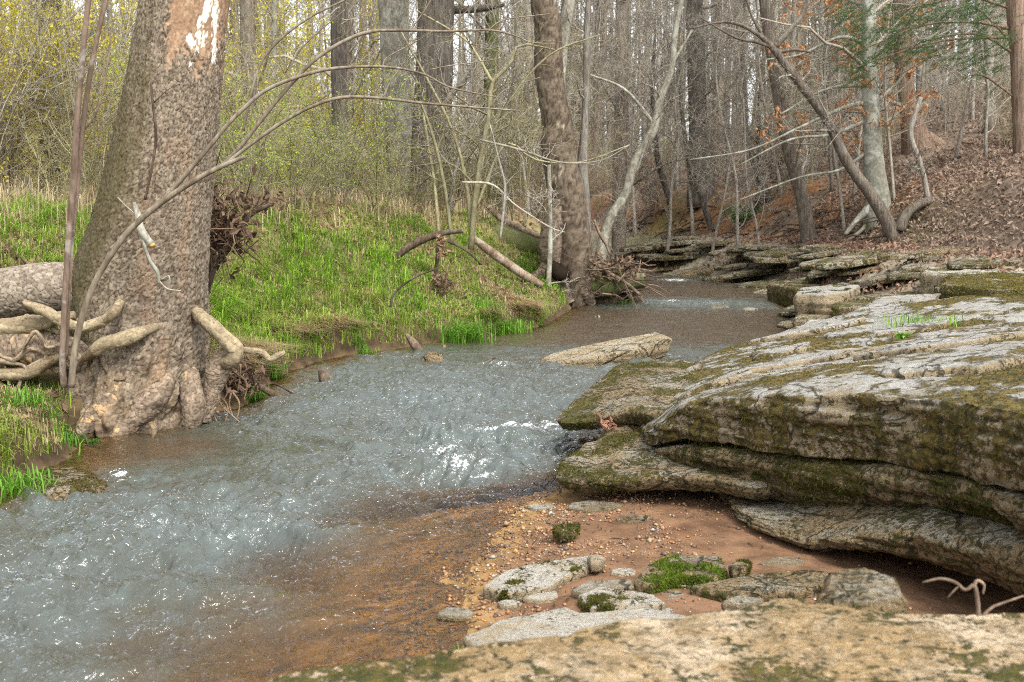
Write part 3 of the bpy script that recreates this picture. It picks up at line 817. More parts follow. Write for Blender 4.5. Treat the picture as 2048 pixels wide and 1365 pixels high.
# ---- tilted slab in mid creek and stones in the water
sl = slab([(.13, 12.1), (.5, 12.45), (.95, 12.6), (1.62, 12.72), (1.75, 12.3), (1.35, 12.02), (.85, 11.95), (.4, 11.92)], lambda x, y: .03 + .145 * (x - .2) + .10 * (y - 12.2), lambda x, y: .13 + .07 * smooth(x, .2, 1.0),
          n=240, rt=20, rs=10, under=.35, wig=.02, disp=.008, dfreq=6, strata=.03, rnd=.06, terr=.03, terr_f=1.6, terr_n=2, seed=91., sharp=True)
t = thing('creek_slab', 'tilted tan sandstone slab propped up in the middle of the creek', 'rock', (1, 12.3, -.1))
rock_part('stone', t, sl, rock_mat('slab_sandstone', (.48, .42, .31), (.40, .31, .185), (.11, .085, .05), speck=.3, mottle=.3, lamt=.35), np.clip(.15 + .7 * fbm(sl[0] * 5, 3) + .35 * smooth(.5 - sl[0][:, 0], 0, .3), 0, 1))
sl = slab([(.75, 12.1), (1.1, 12.5), (1.3, 12.3), (1.1, 12.0)], lambda x, y: .10 + 0 * x, .25, n=60, rt=6, rs=5, wig=.03, seed=93.)
tag(rock_part('wet_stone', None, sl, m_shale), 'dark wet stone propping up the tilted slab', 'rock')
sl = slab([tuple(pz(a, b, .06)[:2]) for a, b in [(40, 962), (70, 938), (140, 930), (205, 945), (212, 965), (150, 985), (80, 990)]], lambda x, y: .07 + .03 * n2(x, y, 3, 2, 1.), .2, n=140, rt=14, rs=6, wig=.03, disp=.02, dfreq=6, rnd=.4, seed=95.)
t = thing('mossy_rock', 'low rock with a brown moss top in the shallows below the sycamore', 'rock', (-2.5, 7.0, 0))
mk = np.clip(.5 + .5 * fbm(sl[0] * 5, 3), 0, 1)
rock_part('stone', t, sl, m_ledge, mk); fuzz_part(t, [fuzz(sl[0], sl[3], sl[1], sl[2], mk, 3500, (.006, .02), .004, ((.05, .045, .012), (.13, .10, .03)))])
for i, (px, py, w, hgt, mt, lb) in enumerate([
    (905, 803, 22, .07, m_front, 'rusty brown stone breaking the riffle, largest of its cluster'), (865, 793, 14, .05, m_shale, 'small dark stone upstream of the rusty riffle stone'),
    (965, 808, 13, .05, m_front, 'russet stone at the end of the riffle cluster'), (1020, 775, 12, .05, m_shale, 'dark wet stone above the riffle cluster'),
    (940, 775, 16, .05, m_front, 'orange brown stone at the head of the riffle'), (865, 718, 32, .10, m_ledge, 'brown domed rock at the foot of the grassy bank'),
    (985, 722, 16, .07, m_shale, 'dark stone splashed by the current above the riffle'), (830, 852, 18, .05, m_ledge, 'greenish stone just under the riffle'),
    (1440, 620, 30, .09, m_ledge, 'flat olive stone in the far white ripple'), (1500, 622, 24, .08, m_shale, 'dark flat stone in the far white ripple'),
    (1195, 637, 14, .08, m_shale, 'small dark snag of rock in the far pool'), (405, 1024, 40, .015, m_front, 'submerged reddish stone in the foreground current'),
    (888, 697, 14, .07, m_front, 'rounded tan stone tucked under the green grass clump'), (1300, 885, 18, .12, m_shale, 'black wet stone under the ledge tip'),
    (1590, 632, 26, .16, m_shale, 'dark stone at the corner of the far shelf')]):
    c = pz(px, py, .03); r = w / FPX * c[1]
    a = np.linspace(0, 2 * np.pi, 7, endpoint=False); rr = _sr.uniform(.75, 1.15, 7) * r
    sl = slab(np.stack([c[0] + rr * np.cos(a), c[1] + rr * np.sin(a) * 1.0], -1), lambda x, y: hgt * (1 - .4 * ((x - c[0]) ** 2 + (y - c[1]) ** 2) / r ** 2), hgt + .12, n=50, rt=7, rs=5, wig=.15 * r, wfreq=8, disp=.12 * r, dfreq=2.2 / r, rnd=.3, seed=100. + i * 3)
    tag(rock_part('stream_stone', None, sl, mt, np.zeros(len(sl[0]))), lb, 'rock')

# ---- blocks and beds along the far side of the ledge
def block(pxY, z, th, label, mat=m_ledge, seed=0., moss=.3, mc=MC1, nf=1200, tilt=(0, 0), name='boulder', **k):
    O = np.array(front(pxY)); c = O.mean(0)
    sl = slab(O, lambda x, y: z + tilt[0] * (x - c[0]) + tilt[1] * (y - c[1]), th, n=160, rt=16, rs=12, **{**dict(under=.15, wig=.05, wfreq=3, disp=.022, dfreq=5, strata=.04, rnd=.06, sharp=True, terr=.05, terr_f=2, terr_n=3, seed=seed), **k})
    t = thing(name, label, 'boulder', (c[0], c[1], z - th))
    mk = np.clip(moss + .9 * fbm(sl[0] * 3 + seed, 4), 0, 1)
    rock_part('stone', t, sl, mat, mk)
    if nf: fuzz_part(t, [fuzz(sl[0], sl[3], sl[1], sl[2], mk, nf, (.01, .03), .006, mc)])
block([(1590, 15.6), (1650, 15.3), (1705, 15.4), (1722, 16.6), (1690, 17.6), (1600, 17.2)], .52, .36, 'grey faced block at the corner of the rock shelf above the pool', m_top, 201., .22, tilt=(.08, -.03))
block([(1588, 14.6), (1650, 14.3), (1730, 14.4), (1760, 15.6), (1690, 16.4), (1595, 16.0)], .22, .34, 'lower brown block at the pool edge under the grey block', m_ledge, 207., .28)
block([(1665, 14.6), (1740, 14.2), (1830, 14.3), (1850, 16), (1760, 17), (1690, 16.4)], .42, .40, 'rough mossy step of rock beside the grey block', m_ledge, 211., .5)
block([(1535, 20), (1600, 18.6), (1700, 18.4), (1720, 20), (1640, 21), (1560, 21)], .36, .36, 'dark mossy lump of bedrock reaching into the far pool', m_ledge, 217., .5)
block([(1600, 13.2), (1700, 12.8), (1830, 12.8), (1850, 14.2), (1720, 14.7), (1610, 14.4)], .27, .25, 'smooth tan bed of rock beside the still pool', m_pale, 223., .12, nf=0, rnd=.3)
block([(1700, 12.2), (1800, 11.2), (1900, 11.2), (1990, 12.5), (1900, 13.6), (1760, 13.5)], .62, .3, 'pale flat rock behind the grass tuft on the ledge', m_top, 227., .2, tilt=(.03, .02), rnd=.3)
block([(1840, 15.5), (1950, 14.5), (2100, 14.5), (2150, 17), (2000, 18), (1860, 17.4)], .80, .4, 'weathered bed with a sandy pale hollow on the far shelf', m_pale, 231., .35)
block([(1880, 11.5), (1990, 10.6), (2120, 10.6), (2140, 13), (2000, 13.8), (1900, 13.0)], .90, .34, 'moss topped hump of rock at the back of the ledge', m_ledge, 237., .6, ((.08, .07, .016), (.22, .17, .03)), 7000)

# ---- thin shale beds of the far shelf
shelf = thing('rock_shelf', 'far shelf of thin tilted shale beds below the clay bank', 'rock shelf', (5, 20, .4))
protos = []
for i in range(9):
    a = np.linspace(0, 2 * np.pi, 8, endpoint=False)
    rr = _sr.uniform(.38, .55, 8)
    w, d, th = _sr.uniform(2.0, 3.8), _sr.uniform(.9, 1.7), _sr.uniform(.045, .08)
    V, T, Q, N = slab(np.stack([rr * w * np.cos(a), rr * d * np.sin(a)], -1), lambda x, y: 0 * x, th, n=80, rt=7, rs=5, under=.1, wig=.05, wfreq=4, disp=.015, dfreq=5, strata=.02, rnd=.08, terr=.07, terr_f=1.0, terr_n=4, seed=300. + i * 7, sharp=True)
    mb = MB(); mb.add(V, Q); mb.extra(T)
    protos.append(mb.mesh('shale_bed', [m_shale, m_shale, m_ledge][i % 3], True, {'moss': np.clip((.25 if i % 3 else .5) + .8 * fbm(V * 3 + i, 3), 0, 1)}))
for k in range(130):
    Y = _sr.uniform(15, 32); xr, xb = XR(Y), XB(Y)
    if Y > 26 and _sr.random() < .55: continue
    t = _sr.uniform(0.0, 1.05); X = xr + .15 + (xb - xr) * t
    o = bpy.data.objects.new('shale_bed', protos[_sr.integers(len(protos))])
    COL.objects.link(o); o.parent = shelf
    sc = _sr.uniform(.5, 1.25)
    o.scale = (sc, sc * _sr.uniform(.7, 1.1), _sr.uniform(.8, 1.4))
    o.location = np.array([X, Y, float(H([X], [Y])[0]) + _sr.uniform(-.05, .0)]) - np.array(shelf.location)
    o.rotation_euler = (_sr.normal(.02, .03), _sr.normal(-.13, .05), _sr.normal(.35, .2))

# ================================================================== TREES
m_twig = bark_mat('grey_twig', (.24, .21, .165), (.41, .37, .30), lamt=.2, stretch=.4, scale=20, tint=.3, bstr=.3, dist=.005)
m_twig_brown = bark_mat('brown_twig', (.13, .085, .06), (.25, .17, .12), lamt=.1, stretch=.4, scale=20, tint=.3, bstr=.3, dist=.005)
m_twig_olive = bark_mat('olive_twig', (.21, .185, .10), (.36, .32, .19), lamt=.2, stretch=.4, scale=20, tint=.25, bstr=.3, dist=.005)
m_bark_grey = bark_mat('grey_bark', (.19, .165, .135), (.36, .325, .27), lamt=.45, scale=16, tint=.3)
m_bark_dark = bark_mat('dark_furrowed_bark', (.065, .055, .045), (.17, .145, .12), lamt=.15, stretch=.12, scale=18, tint=.2, bstr=1.0, dist=.05)
m_bark_brown = bark_mat('brown_bark', (.125, .10, .075), (.27, .22, .17), lamt=.25, scale=16, tint=.3)
m_bark_pale = bark_mat('pale_lichen_bark', (.17, .155, .12), (.36, .34, .275), lich=(.42, .43, .35), lamt=.6, stretch=.5, scale=12, tint=.1, bstr=.4, dist=.01)
m_bark_beech = bark_mat('smooth_grey_bark', (.20, .195, .15), (.33, .32, .255), lich=(.48, .48, .42), lamt=.65, stretch=.7, scale=8, tint=.1, moss=.12, bstr=.3, dist=.01)
m_bark_cedar = bark_mat('shredded_red_bark', (.13, .085, .06), (.31, .215, .155), lamt=.15, stretch=.05, scale=26, tint=.1, bstr=1.0, dist=.03)
m_bark_moss = bark_mat('mossy_bark', (.13, .105, .07), (.24, .20, .13), lamt=.2, moss=.8, scale=14, tint=.15)
m_bark_lean = bark_mat('ridged_grey_brown_bark', (.09, .072, .055), (.22, .18, .14), lamt=.2, stretch=.07, scale=26, tint=.1, bstr=1.0, dist=.03)

_tr = np.random.default_rng(77)

def grow(P, R, k, length, m, up=.0, tmin=.2, tmax=1.0, spread=1.0, rr=.5, curl=.25, flat=0.0, rend=.25, rng=_tr):
    """k child branches on each of the B polylines"""
    B, n, _ = P.shape
    t = rng.uniform(tmin, tmax, (B, k)) * (n - 1)
    i = np.clip(t.astype(int), 0, n - 2); f = (t - i)[..., None]
    bi = np.arange(B)[:, None]
    p0 = P[bi, i] * (1 - f) + P[bi, i + 1] * f
    r0 = (R[bi, i] * (1 - f[..., 0]) + R[bi, i + 1] * f[..., 0])
    tg = P[bi, i + 1] - P[bi, i]; tg /= np.linalg.norm(tg, axis=2)[..., None] + 1e-9
    d = rng.normal(size=(B, k, 3)); d -= (d * tg).sum(2)[..., None] * tg
    d /= np.linalg.norm(d, axis=2)[..., None] + 1e-9
    d = tg * rng.uniform(.35, .95, (B, k, 1)) + d * spread
    d[..., 2] = d[..., 2] * (1 - flat) + up
    d /= np.linalg.norm(d, axis=2)[..., None] + 1e-9
    L = (np.asarray(length) * rng.uniform(.55, 1.25, (B, k)) * (1 - .45 * t / (n - 1)))
    pts = [p0]; cur = d
    for s in range(m - 1):
        cur = cur + rng.normal(size=cur.shape) * curl + np.array([0, 0, up * .35])
        cur /= np.linalg.norm(cur, axis=2)[..., None] + 1e-9
        pts.append(pts[-1] + cur * (L / (m - 1))[..., None])
    P2 = np.stack(pts, 2).reshape(B * k, m, 3)
    R2 = (np.minimum(r0 * rr, r0 * .85))[..., None] * np.linspace(1, rend, m)
    return P2, R2.reshape(B * k, m)

def twigs(mb, P, R, k, rmin=0.0, col=None):
    V, Q = tubes(P, np.maximum(R, rmin), k)
    mb.add(V, Q, col)

def trunk_line(h, lean=.05, n=11, curv=.12, rng=_tr):
    z = np.linspace(0, h, n)
    a = rng.uniform(0, 6.28)
    dx = lean * z * math.cos(a) + curv * np.cumsum(rng.normal(size=n)) * .25
    dy = lean * z * math.sin(a) + curv * np.cumsum(rng.normal(size=n)) * .25
    return np.stack([dx - dx[0], dy - dy[0], z], -1)

def leaves_at(P, size, rng, n_per=1, jitter=.05, cols=((.2, .25, .03), (.3, .33, .06)), fold=.3):
    """small folded leaf blades around points"""
    P = np.repeat(P, n_per, 0) + rng.normal(size=(len(P) * n_per, 3)) * jitter
    n = len(P)
    a = rng.normal(size=(n, 3)); a /= np.linalg.norm(a, axis=1)[:, None]
    b = np.cross(a, rng.normal(size=(n, 3))); b /= np.linalg.norm(b, axis=1)[:, None] + 1e-9
    c = np.cross(a, b)
    s = (rng.uniform(.6, 1.3, n) * size)[:, None]
    V = np.stack([P - a * s, P + b * s * .45 + c * s * fold * .4, P + a * s, P - b * s * .45 + c * s * fold * .4], 1).reshape(-1, 3)
    i = np.arange(n)[:, None] * 4
    F = np.concatenate([i + np.array([[0, 1, 2]]), i + np.array([[0, 2, 3]])])
    k = rng.random((n, 1))
    col = np.array(cols[0]) * (1 - k) + np.array(cols[1]) * k
    return V, F, np.repeat(col, 4, 0)

m_leaf = col_mat('thin_leaf', .7, 30, 0, .01, 4, .2, .2, transl=.4)
m_dead = col_mat('dead_leaf', .85, 40, .3, .004, 30, .25, .15, transl=.2)

def add_crown(mb, TP, TR, n1=20, L1=3.2, n2_=6, n3=6, tmin=.25, r1=.38, up=.25, k1=5, rng=_tr, tw=.004, L3=.5, tmax=.98):
    P1, R1 = grow(TP[None], TR[None], n1, L1, 7, up=up, tmin=tmin, tmax=tmax, rr=r1, curl=.22, rng=rng)
    R1 = np.minimum(R1, .06)
    twigs(mb, P1, R1, k1, .006)
    P2, R2 = grow(P1, R1, n2_, L1 * .42, 5, up=.12, tmin=.2, rr=.5, curl=.28, rng=rng)
    twigs(mb, P2, R2, 3, tw * 1.5)
    P3, R3 = grow(P2, R2, n3, L1 * .42 * L3, 4, up=.05, tmin=.2, rr=.6, curl=.3, rng=rng)
    twigs(mb, P3, R3, 3, tw)
    return P1, P2, P3

def make_tree(h, r0, seed, n1=22, L1=3.0, tmin=.2, bark=None, twig=None, lean=.04, up=.3, curv=.15, n2_=6, n3=5):
    rng = np.random.default_rng(seed)
    root = thing('bare_tree', 'x', 'tree')
    TP = catmull(trunk_line(h, lean, 9, curv * 1.5, rng), 22)
    z = TP[:, 2] / h
    TR = r0 * (1 - .8 * z) + r0 * .5 * np.exp(-z * h / .35)
    TP[0, 2] = -.25
    mb = MB(); add_tube(mb, TP, TR, 9, wob=.12, seed=seed)
    mb.build('trunk', bark, root)
    mb = MB(); add_crown(mb, TP, TR, n1, L1, n2_, n3, tmin=tmin, up=up, rng=rng)
    mb.build('crown', twig, root)
    return root

def copy_thing(root, loc, rz, s=1.0, label=None, group=None, mats=None):
    r = root.copy(); COL.objects.link(r)
    r.location = loc; r.rotation_euler = (0, 0, rz); r.scale = (s, s, s)
    if label: r['label'] = label
    if group: r['group'] = group
    for ch in root.children:
        c = ch.copy(); COL.objects.link(c); c.parent = r
        for g2 in ch.children:
            d = g2.copy(); COL.objects.link(d); d.parent = c
    return r

def drop(root):
    for ch in list(root.children): bpy.data.objects.remove(ch)
    bpy.data.objects.remove(root)

tree_protos = [
    make_tree(16, .13, 1, 24, 2.6, .16, m_bark_grey, m_twig), make_tree(18, .19, 2, 22, 3.2, .25, m_bark_brown, m_twig_brown),
    make_tree(14, .09, 3, 26, 2.0, .10, m_bark_grey, m_twig), make_tree(20, .25, 4, 22, 3.6, .28, m_bark_dark, m_twig),
    make_tree(12, .07, 5, 28, 1.8, .06, m_bark_brown, m_twig_olive, .10), make_tree(15, .11, 6, 26, 2.4, .12, m_bark_pale, m_twig, .07),
    make_tree(10, .055, 7, 30, 1.6, .05, m_bark_grey, m_twig_olive, .14, .2, .25), make_tree(17, .16, 8, 24, 2.8, .2, m_bark_brown, m_twig)]

PH = [16, 18, 14, 20, 12, 15, 10, 17]

def make_shrub(h, seed, stems=9, twig=None, leaf=None, lsize=.02, n2_=9, n3=6, cols=None, spread=.45, name='bare_shrub', droop=0.0, tw=.0035):
    rng = np.random.default_rng(seed)
    root = thing(name, 'x', 'shrub')
    P, R = [], []
    for i in range(stems):
        a = rng.uniform(0, 6.28); hh = h * rng.uniform(.6, 1.1); sp = spread * hh * rng.uniform(.3, 1.0)
        t = np.linspace(0, 1, 8)
        x = .12 * math.cos(a) + sp * t ** 1.5 * math.cos(a) + np.cumsum(rng.normal(size=8)) * .03
        y = .12 * math.sin(a) + sp * t ** 1.5 * math.sin(a) + np.cumsum(rng.normal(size=8)) * .03
        z = hh * (t - droop * t ** 3) - .1
        P.append(np.stack([x, y, z], -1)); R.append(rng.uniform(.008, .018) * (1 - .75 * t))
    P = np.array(P); R = np.array(R)
    mb = MB(); twigs(mb, P, R, 5, .004)
    mb.build('stems', twig, root, kind='stuff')
    mb = MB()
    P2, R2 = grow(P, R, n2_, h * .36, 5, up=.2, tmin=.15, rr=.6, curl=.25, rng=rng); twigs(mb, P2, R2, 3, tw * 1.2)
    P3, R3 = grow(P2, R2, n3, h * .15, 4, up=.08, tmin=.15, rr=.7, curl=.3, rng=rng); twigs(mb, P3, R3, 3, tw)
    mb.build('twigs', twig, root, kind='stuff')
    if leaf:
        mb = MB()
        pts = P3[:, 1:].reshape(-1, 3)
        mb.add(*leaves_at(pts, lsize, rng, leaf, .03, cols))
        mb.build('foliage', m_leaf, root, smooth_=False, kind='stuff')
    return root
YEL = ((.50, .44, .05), (.70, .62, .10)); LIM = ((.24, .36, .035), (.42, .52, .07)); OLV = ((.16, .16, .05), (.25, .23, .08))
shrub_protos = [make_shrub(3.4, 21, 9, m_twig), make_shrub(2.6, 22, 12, m_twig_olive), make_shrub(4.2, 23, 8, m_twig_olive, spread=.3), make_shrub(3.0, 24, 10, m_twig_brown, spread=.6, droop=.3)]
yellow_protos = [make_shrub(4.6, 31, 8, m_twig_olive, 3, .036, 9, 6, YEL, .35, 'budding_shrub'), make_shrub(3.4, 32, 9, m_twig_olive, 3, .034, 8, 5, YEL, .5, 'budding_shrub')]
lime_protos = [make_shrub(2.6, 41, 10, m_twig_olive, 1, .022, 9, 6, LIM, .7, 'leafing_shrub', .25), make_shrub(2.0, 42, 9, m_twig_olive, 1, .018, 9, 5, LIM, .8, 'leafing_shrub', .3)]
small_yel = make_shrub(1.6, 43, 9, m_twig_olive, 1, .022, 8, 5, OLV, .6, 'leafing_shrub')

# individual background trees
TLOOK = ['straight slim grey tree', 'brown trunked tree', 'thin grey sapling tree', 'stout dark tree', 'thin brown tree', 'pale lichened tree', 'wispy grey young tree', 'upright brown tree']
SLOOK = ['grey twigged bare shrub', 'olive twigged dense shrub', 'narrow upright olive shrub', 'sprawling brown twigged shrub']
def place_of(X, Y):
    """where it stands, told by the trees around it"""
    c = 1024 + X / Y * FPX
    for lim, t in ((95, 'outside the farthest out dark trunk'), (290, 'between the outermost dark trunk and the big sycamore'), (500, 'behind the big sycamore'), (680, 'between the bud hung trunk and the slim dark trunk'),
                   (870, 'beside the pale mottled trunk'), (1000, 'close by the thickest dark trunk'), (1150, 'behind the hollow sycamore'), (1340, 'behind the pale leaning tree'), (1500, 'round the dark flared trunk'),
                   (1650, 'behind the two leaning trunks'), (1800, 'upslope behind the smooth beech'), (1960, 'upslope beyond the red cedar')):
        if c < lim: return t
    return 'upslope by the conifer at the frame edge'
def depth_of(Y): return 'front rank ' if Y < 31 else ('second rank ' if Y < 38 else ('' if Y < 50 else ('distant ' if Y < 60 else 'most distant ')))
GRP = ['bare trees behind the grassy bank', 'bare trees beyond the creek bend', 'bare trees on the leaf strewn hillside']
used = []
def ok_spot(x, y, dmin):
    for (a, b) in used:
        if (a - x) ** 2 + (b - y) ** 2 < dmin ** 2: return False
    used.append((x, y)); return True
_bg = np.random.default_rng(99)
cnt = 0; tries = 0
while cnt < 170 and tries < 4000:
    tries += 1
    Y = 24 + 50 * _bg.random() ** 1.15
    X = _bg.uniform(-.5, .5) * (Y * 1.04 + 1.5)
    if XL(Y) - .5 < X < XR(Y) + .8 and Y < 34: continue
    hillside = X > XB(Y) + .8
    if X > XR(Y) and not hillside: continue
    if hillside and Y < 27: continue
    if hillside and _bg.random() < .25: continue
    if not ok_spot(X, Y, 1.0): continue
    zone = 2 if hillside and X > .19 * Y else (0 if X < -.10 * Y else 1)
    z = float(H([X], [Y])[0])
    pi_ = _bg.choice(8, p=[.14, .06, .20, .01, .20, .10, .23, .06] if zone else [.16, .12, .16, .04, .16, .10, .16, .10])
    c_ = copy_thing(tree_protos[pi_], (X, Y, z), _bg.uniform(0, 6.28), 1.0, depth_of(Y) + TLOOK[pi_] + ' ' + place_of(X, Y), 'bare trees ' + place_of(X, Y))
    c_.scale = (_bg.uniform(.8, 1.25) * np.clip(.55 + .006 * Y, .6, 1),) * 2 + (np.clip((.25 * Y + 3.5) * _bg.uniform(.9, 1.15) / PH[pi_], .5, 1.5),)
    cnt += 1
SG = ['bare shrubs behind the grassy bank', 'bare shrubs beyond the creek bend', 'bare shrubs on the slope']
cnt = 0; tries = 0
while cnt < 200 and tries < 6000:
    tries += 1
    Y = 17.5 + 40 * _bg.random() ** 1.2
    X = _bg.uniform(-.5, .47) * Y * 1.02
    if X > XL(Y) - .6 and X < XB(Y) + .7: continue
    col_ = 1024 + X / Y * FPX
    if col_ < 700 and _bg.random() < .35: continue
    if (60 < col_ < 140 or 640 < col_ < 720 or 470 < col_ < 520) and Y < 22.5: continue
    if 730 < col_ < 950 and Y < 26 and _bg.random() < .75: continue
    if 1170 < col_ < 1400 and Y < 28: continue
    hillside = X > XB(Y)
    if hillside and (_bg.random() < .2 or Y < 24): continue
    if X < XL(Y) and (XL(Y) - X) * .85 < 1.7 and Y < 24: continue
    zone = 2 if hillside and X > .19 * Y else (0 if X < -.10 * Y else 1)
    si_ = _bg.choice(4)
    copy_thing(shrub_protos[si_], (X, Y, float(H([X], [Y])[0])), _bg.uniform(0, 6.28), _bg.uniform(.7, 1.3) * (.6 if hillside else 1), ('nearest ' if Y < 21 else 'near ' if Y < 26 else '' if Y < 34 else 'far ' if Y < 44 else 'farthest ') + SLOOK[si_] + ' ' + place_of(X, Y), 'bare shrubs ' + place_of(X, Y))
    cnt += 1
for i, (px, Y, s) in enumerate([(30, 19, 1.0), (90, 22, 1.1), (150, 20, .9), (235, 23, 1.2), (0, 26, 1.3), (60, 30, 1.4), (190, 28, 1.3), (470, 24, 1.0), (520, 27, 1.2), (580, 25, .9), (640, 29, 1.2), (700, 26, .9), (455, 20, .8), (120, 26, 1.2), (560, 32, 1.3), (20, 23, .9)]):
    X = (px - 1024) / FPX * Y
    near = px < 300
    copy_thing(yellow_protos[i % 2], (X, Y, float(H([X], [Y])[0])), i * 1.3, s,
               ('near ' if Y < 22.5 else 'middle ' if Y < 26.5 else 'far ') + ('tall' if i % 2 == 0 else 'spreading') + ' yellow budded shrub ' + place_of(X, Y),
               'yellow budding shrubs outside the sycamore' if near else 'yellow budding shrubs inside the sycamore')
for i, (px, Y, s, j) in enumerate([(500, 14.5, .8, 0), (590, 15.5, .85, 1), (680, 16.5, .9, 0), (760, 17.5, .8, 1), (450, 16, 1.0, 0), (560, 17.5, .9, 1)]):
    X = (px - 1024) / FPX * Y
    copy_thing(lime_protos[j], (X, Y, float(H([X], [Y])[0])), i * 2.1, s, ['lime leafed shrub just above the root wrack', 'lime leafed shrub next along the bank top from the wrack', 'lime leafed shrub under the arching limbs mid bank', 'lime leafed shrub nearest the bare olive sapling', 'tall lime leafed shrub touching the big sycamore', 'lime leafed shrub set back behind the bank crest'][i], 'lime leafed shrubs on the bank top')
for i, (px, Y, s) in enumerate([(210, 15, .7), (120, 14, .6), (830, 20, .8), (900, 21, .8), (780, 21, .9), (1000, 23, .8)]):
    X = (px - 1024) / FPX * Y
    copy_thing(small_yel, (X, Y, float(H([X], [Y])[0])), i * 1.7, s, 'small olive budding shrub ' + place_of(X, Y), 'olive shrubs at the thicket edge')
for pr in tree_protos + shrub_protos + yellow_protos + lime_protos + [small_yel]: drop(pr)

# far wood: one mass
mb = MB(); rng = np.random.default_rng(123)
for k in range(430):
    Y = rng.uniform(55, 115); X = (rng.uniform(-.56, .56) if rng.random() < .55 else rng.uniform(-.05, .56)) * Y
    z = float(H([X], [Y], False)[0]); h = rng.uniform(11, 19)
    TP = trunk_line(h, .04, 6, .2, rng) + np.array([X, Y, z - .3]); TR = rng.uniform(.08, .2) * np.linspace(1, .25, 6)
    sh_ = rng.uniform(.75, 1.25); cc = np.array([.27, .235, .19]) * sh_ * (1.2 if X < 0 else .85)
    twigs(mb, TP[None], TR[None], 5, 0, cc)
    P1, R1 = grow(TP[None], TR[None], 16, 3.2, 4, up=.3, tmin=.08, rr=.4, rng=rng); twigs(mb, P1, R1, 3, .014, cc)
    P2, R2 = grow(P1, R1, 6, 1.5, 3, up=.1, tmin=.1, rr=.6, rng=rng); twigs(mb, P2, R2, 3, .010, cc)
mb.build('far_woods', col_mat('far_bark', .95, 10, 0, .01, 3, .25, .1), kind='stuff', label='far off bare woods reading as a grey brown mass', category='woods')

LBY = 'young fine twigged tree reaching its thin pale branches over the creek bend'
for i, (px, Y, sc_) in enumerate([(1215, 30, .9), (1330, 29, 1.0), (1420, 28, .8), (1475, 27, .9), (1560, 29, 1.0), (1660, 27, .9), (1060, 24, .8), (1010, 20.5, .7), (900, 20, .7), (1700, 25.5, .8), (1900, 25, .8), (1960, 24, .7), (1520, 26, .7), (1385, 31, 1.0), (1270, 34, 1.1), (1450, 33, 1.0), (1610, 31, 1.0), (1740, 30, .9), (1820, 29, .9), (1930, 31, 1.0), (1350, 36, 1.2), (1540, 36, 1.1), (1680, 36, 1.1), (1870, 36, 1.1), (1990, 34, 1.0), (1130, 27, .9)]):
    X = (px - 1024) / FPX * Y
    y_ = make_tree(8.5, .045, 900 + i, 30, 2.0, .08, m_bark_grey, m_twig, .16, .1, .3, 7, 5) if i < 4 else copy_thing(young[i % 4], (0, 0, 0), 0)
    if i == 0: young = []
    if i < 4: young.append(y_)
    y_.name = 'young_tree'; y_.location = (X, Y, float(H([X], [Y])[0])); y_.rotation_euler = (0, 0, i * 2.3); y_.scale = (sc_,) * 3
    y_['label'] = ('nearest ' if Y < 24 else 'near ' if Y < 27.5 else 'middle ' if Y < 30.5 else 'far ' if Y < 34 else 'farthest ') + ('short ' if sc_ < .85 else 'tall ' if sc_ > 1.05 else '') + 'young fine twigged tree ' + place_of(X, Y); y_['group'] = 'young trees round the creek bend'

# ---- hero trees described by their outline in view (column, row, width)
def pline(pts, Y, dy=0.0):
    Ys = np.full(len(pts), Y) if np.isscalar(Y) else np.asarray(Y, float)
    P = np.array([pt(p[0], p[1], y) for p, y in zip(pts, Ys)])
    R = np.array([p[2] / 2 / FPX * y for p, y in zip(pts, Ys)])
    return P, R

def limb(mb, pts, Y, k=8, n=None, wob=.08, seed=0., col=None):
    P, R = pline(pts, Y)
    add_tube(mb, P, R, k, n or max(6, len(pts) * 5), col, wob, seed=seed)
    return catmull(np.concatenate([P, R[:, None]], 1), n or max(6, len(pts) * 5))

def hero(name, label, pts, Y, bark, twig=None, top=6.0, n1=10, seed=0, k=14, roots=(), branches=(), L1=2.2, tmin=.15, lean_top=(0, 0), flare=0.0, cat='tree'):
    if Y == 'hit': Y = hit(pts[-1][0], pts[-1][1])[1]
    base = pt(pts[-1][0], pts[-1][1], Y)
    t = thing(name, label, cat, base)
    P, R = pline(pts[::-1], Y)
    if top:
        d = (P[-1] - P[-2]); d /= np.linalg.norm(d)
        d = d * .5 + np.array([lean_top[0], lean_top[1], .6]); d /= np.linalg.norm(d)
        P = np.concatenate([P, P[-1:] + d * top * .5, P[-1:] + d * top + np.array([[.2, .3, 0]])])
        R = np.concatenate([R, R[-1:] * .8, R[-1:] * .4])
    P[0, 2] = min(P[0, 2] - .25, float(H([P[0, 0]], [P[0, 1]])[0]) - .2); R[0] *= 1 + flare
    n = 60
    mb = MB(); add_tube(mb, P, R, k, n, None, .10, seed=seed * 3.1)
    mb.build('trunk', bark, t)
    PR = catmull(np.concatenate([P, R[:, None]], 1), n)
    for b in branches:
        mb = MB(); limb(mb, b, Y, 6, None, .05, seed); mb.build('branch', bark, t)
    for r in roots:
        mb = MB(); limb(mb, r, Y - .05, 8, None, .12, seed + 2); mb.build('root', bark, t)
    if n1:
        mb = MB(); rng = np.random.default_rng(500 + seed)
        add_crown(mb, PR[:, :3], PR[:, 3], n1, L1, 6, 5, tmin=tmin, r1=.3, up=.15, rng=rng, tw=.0035)
        mb.build('crown', twig or m_twig, t)
    return t, PR

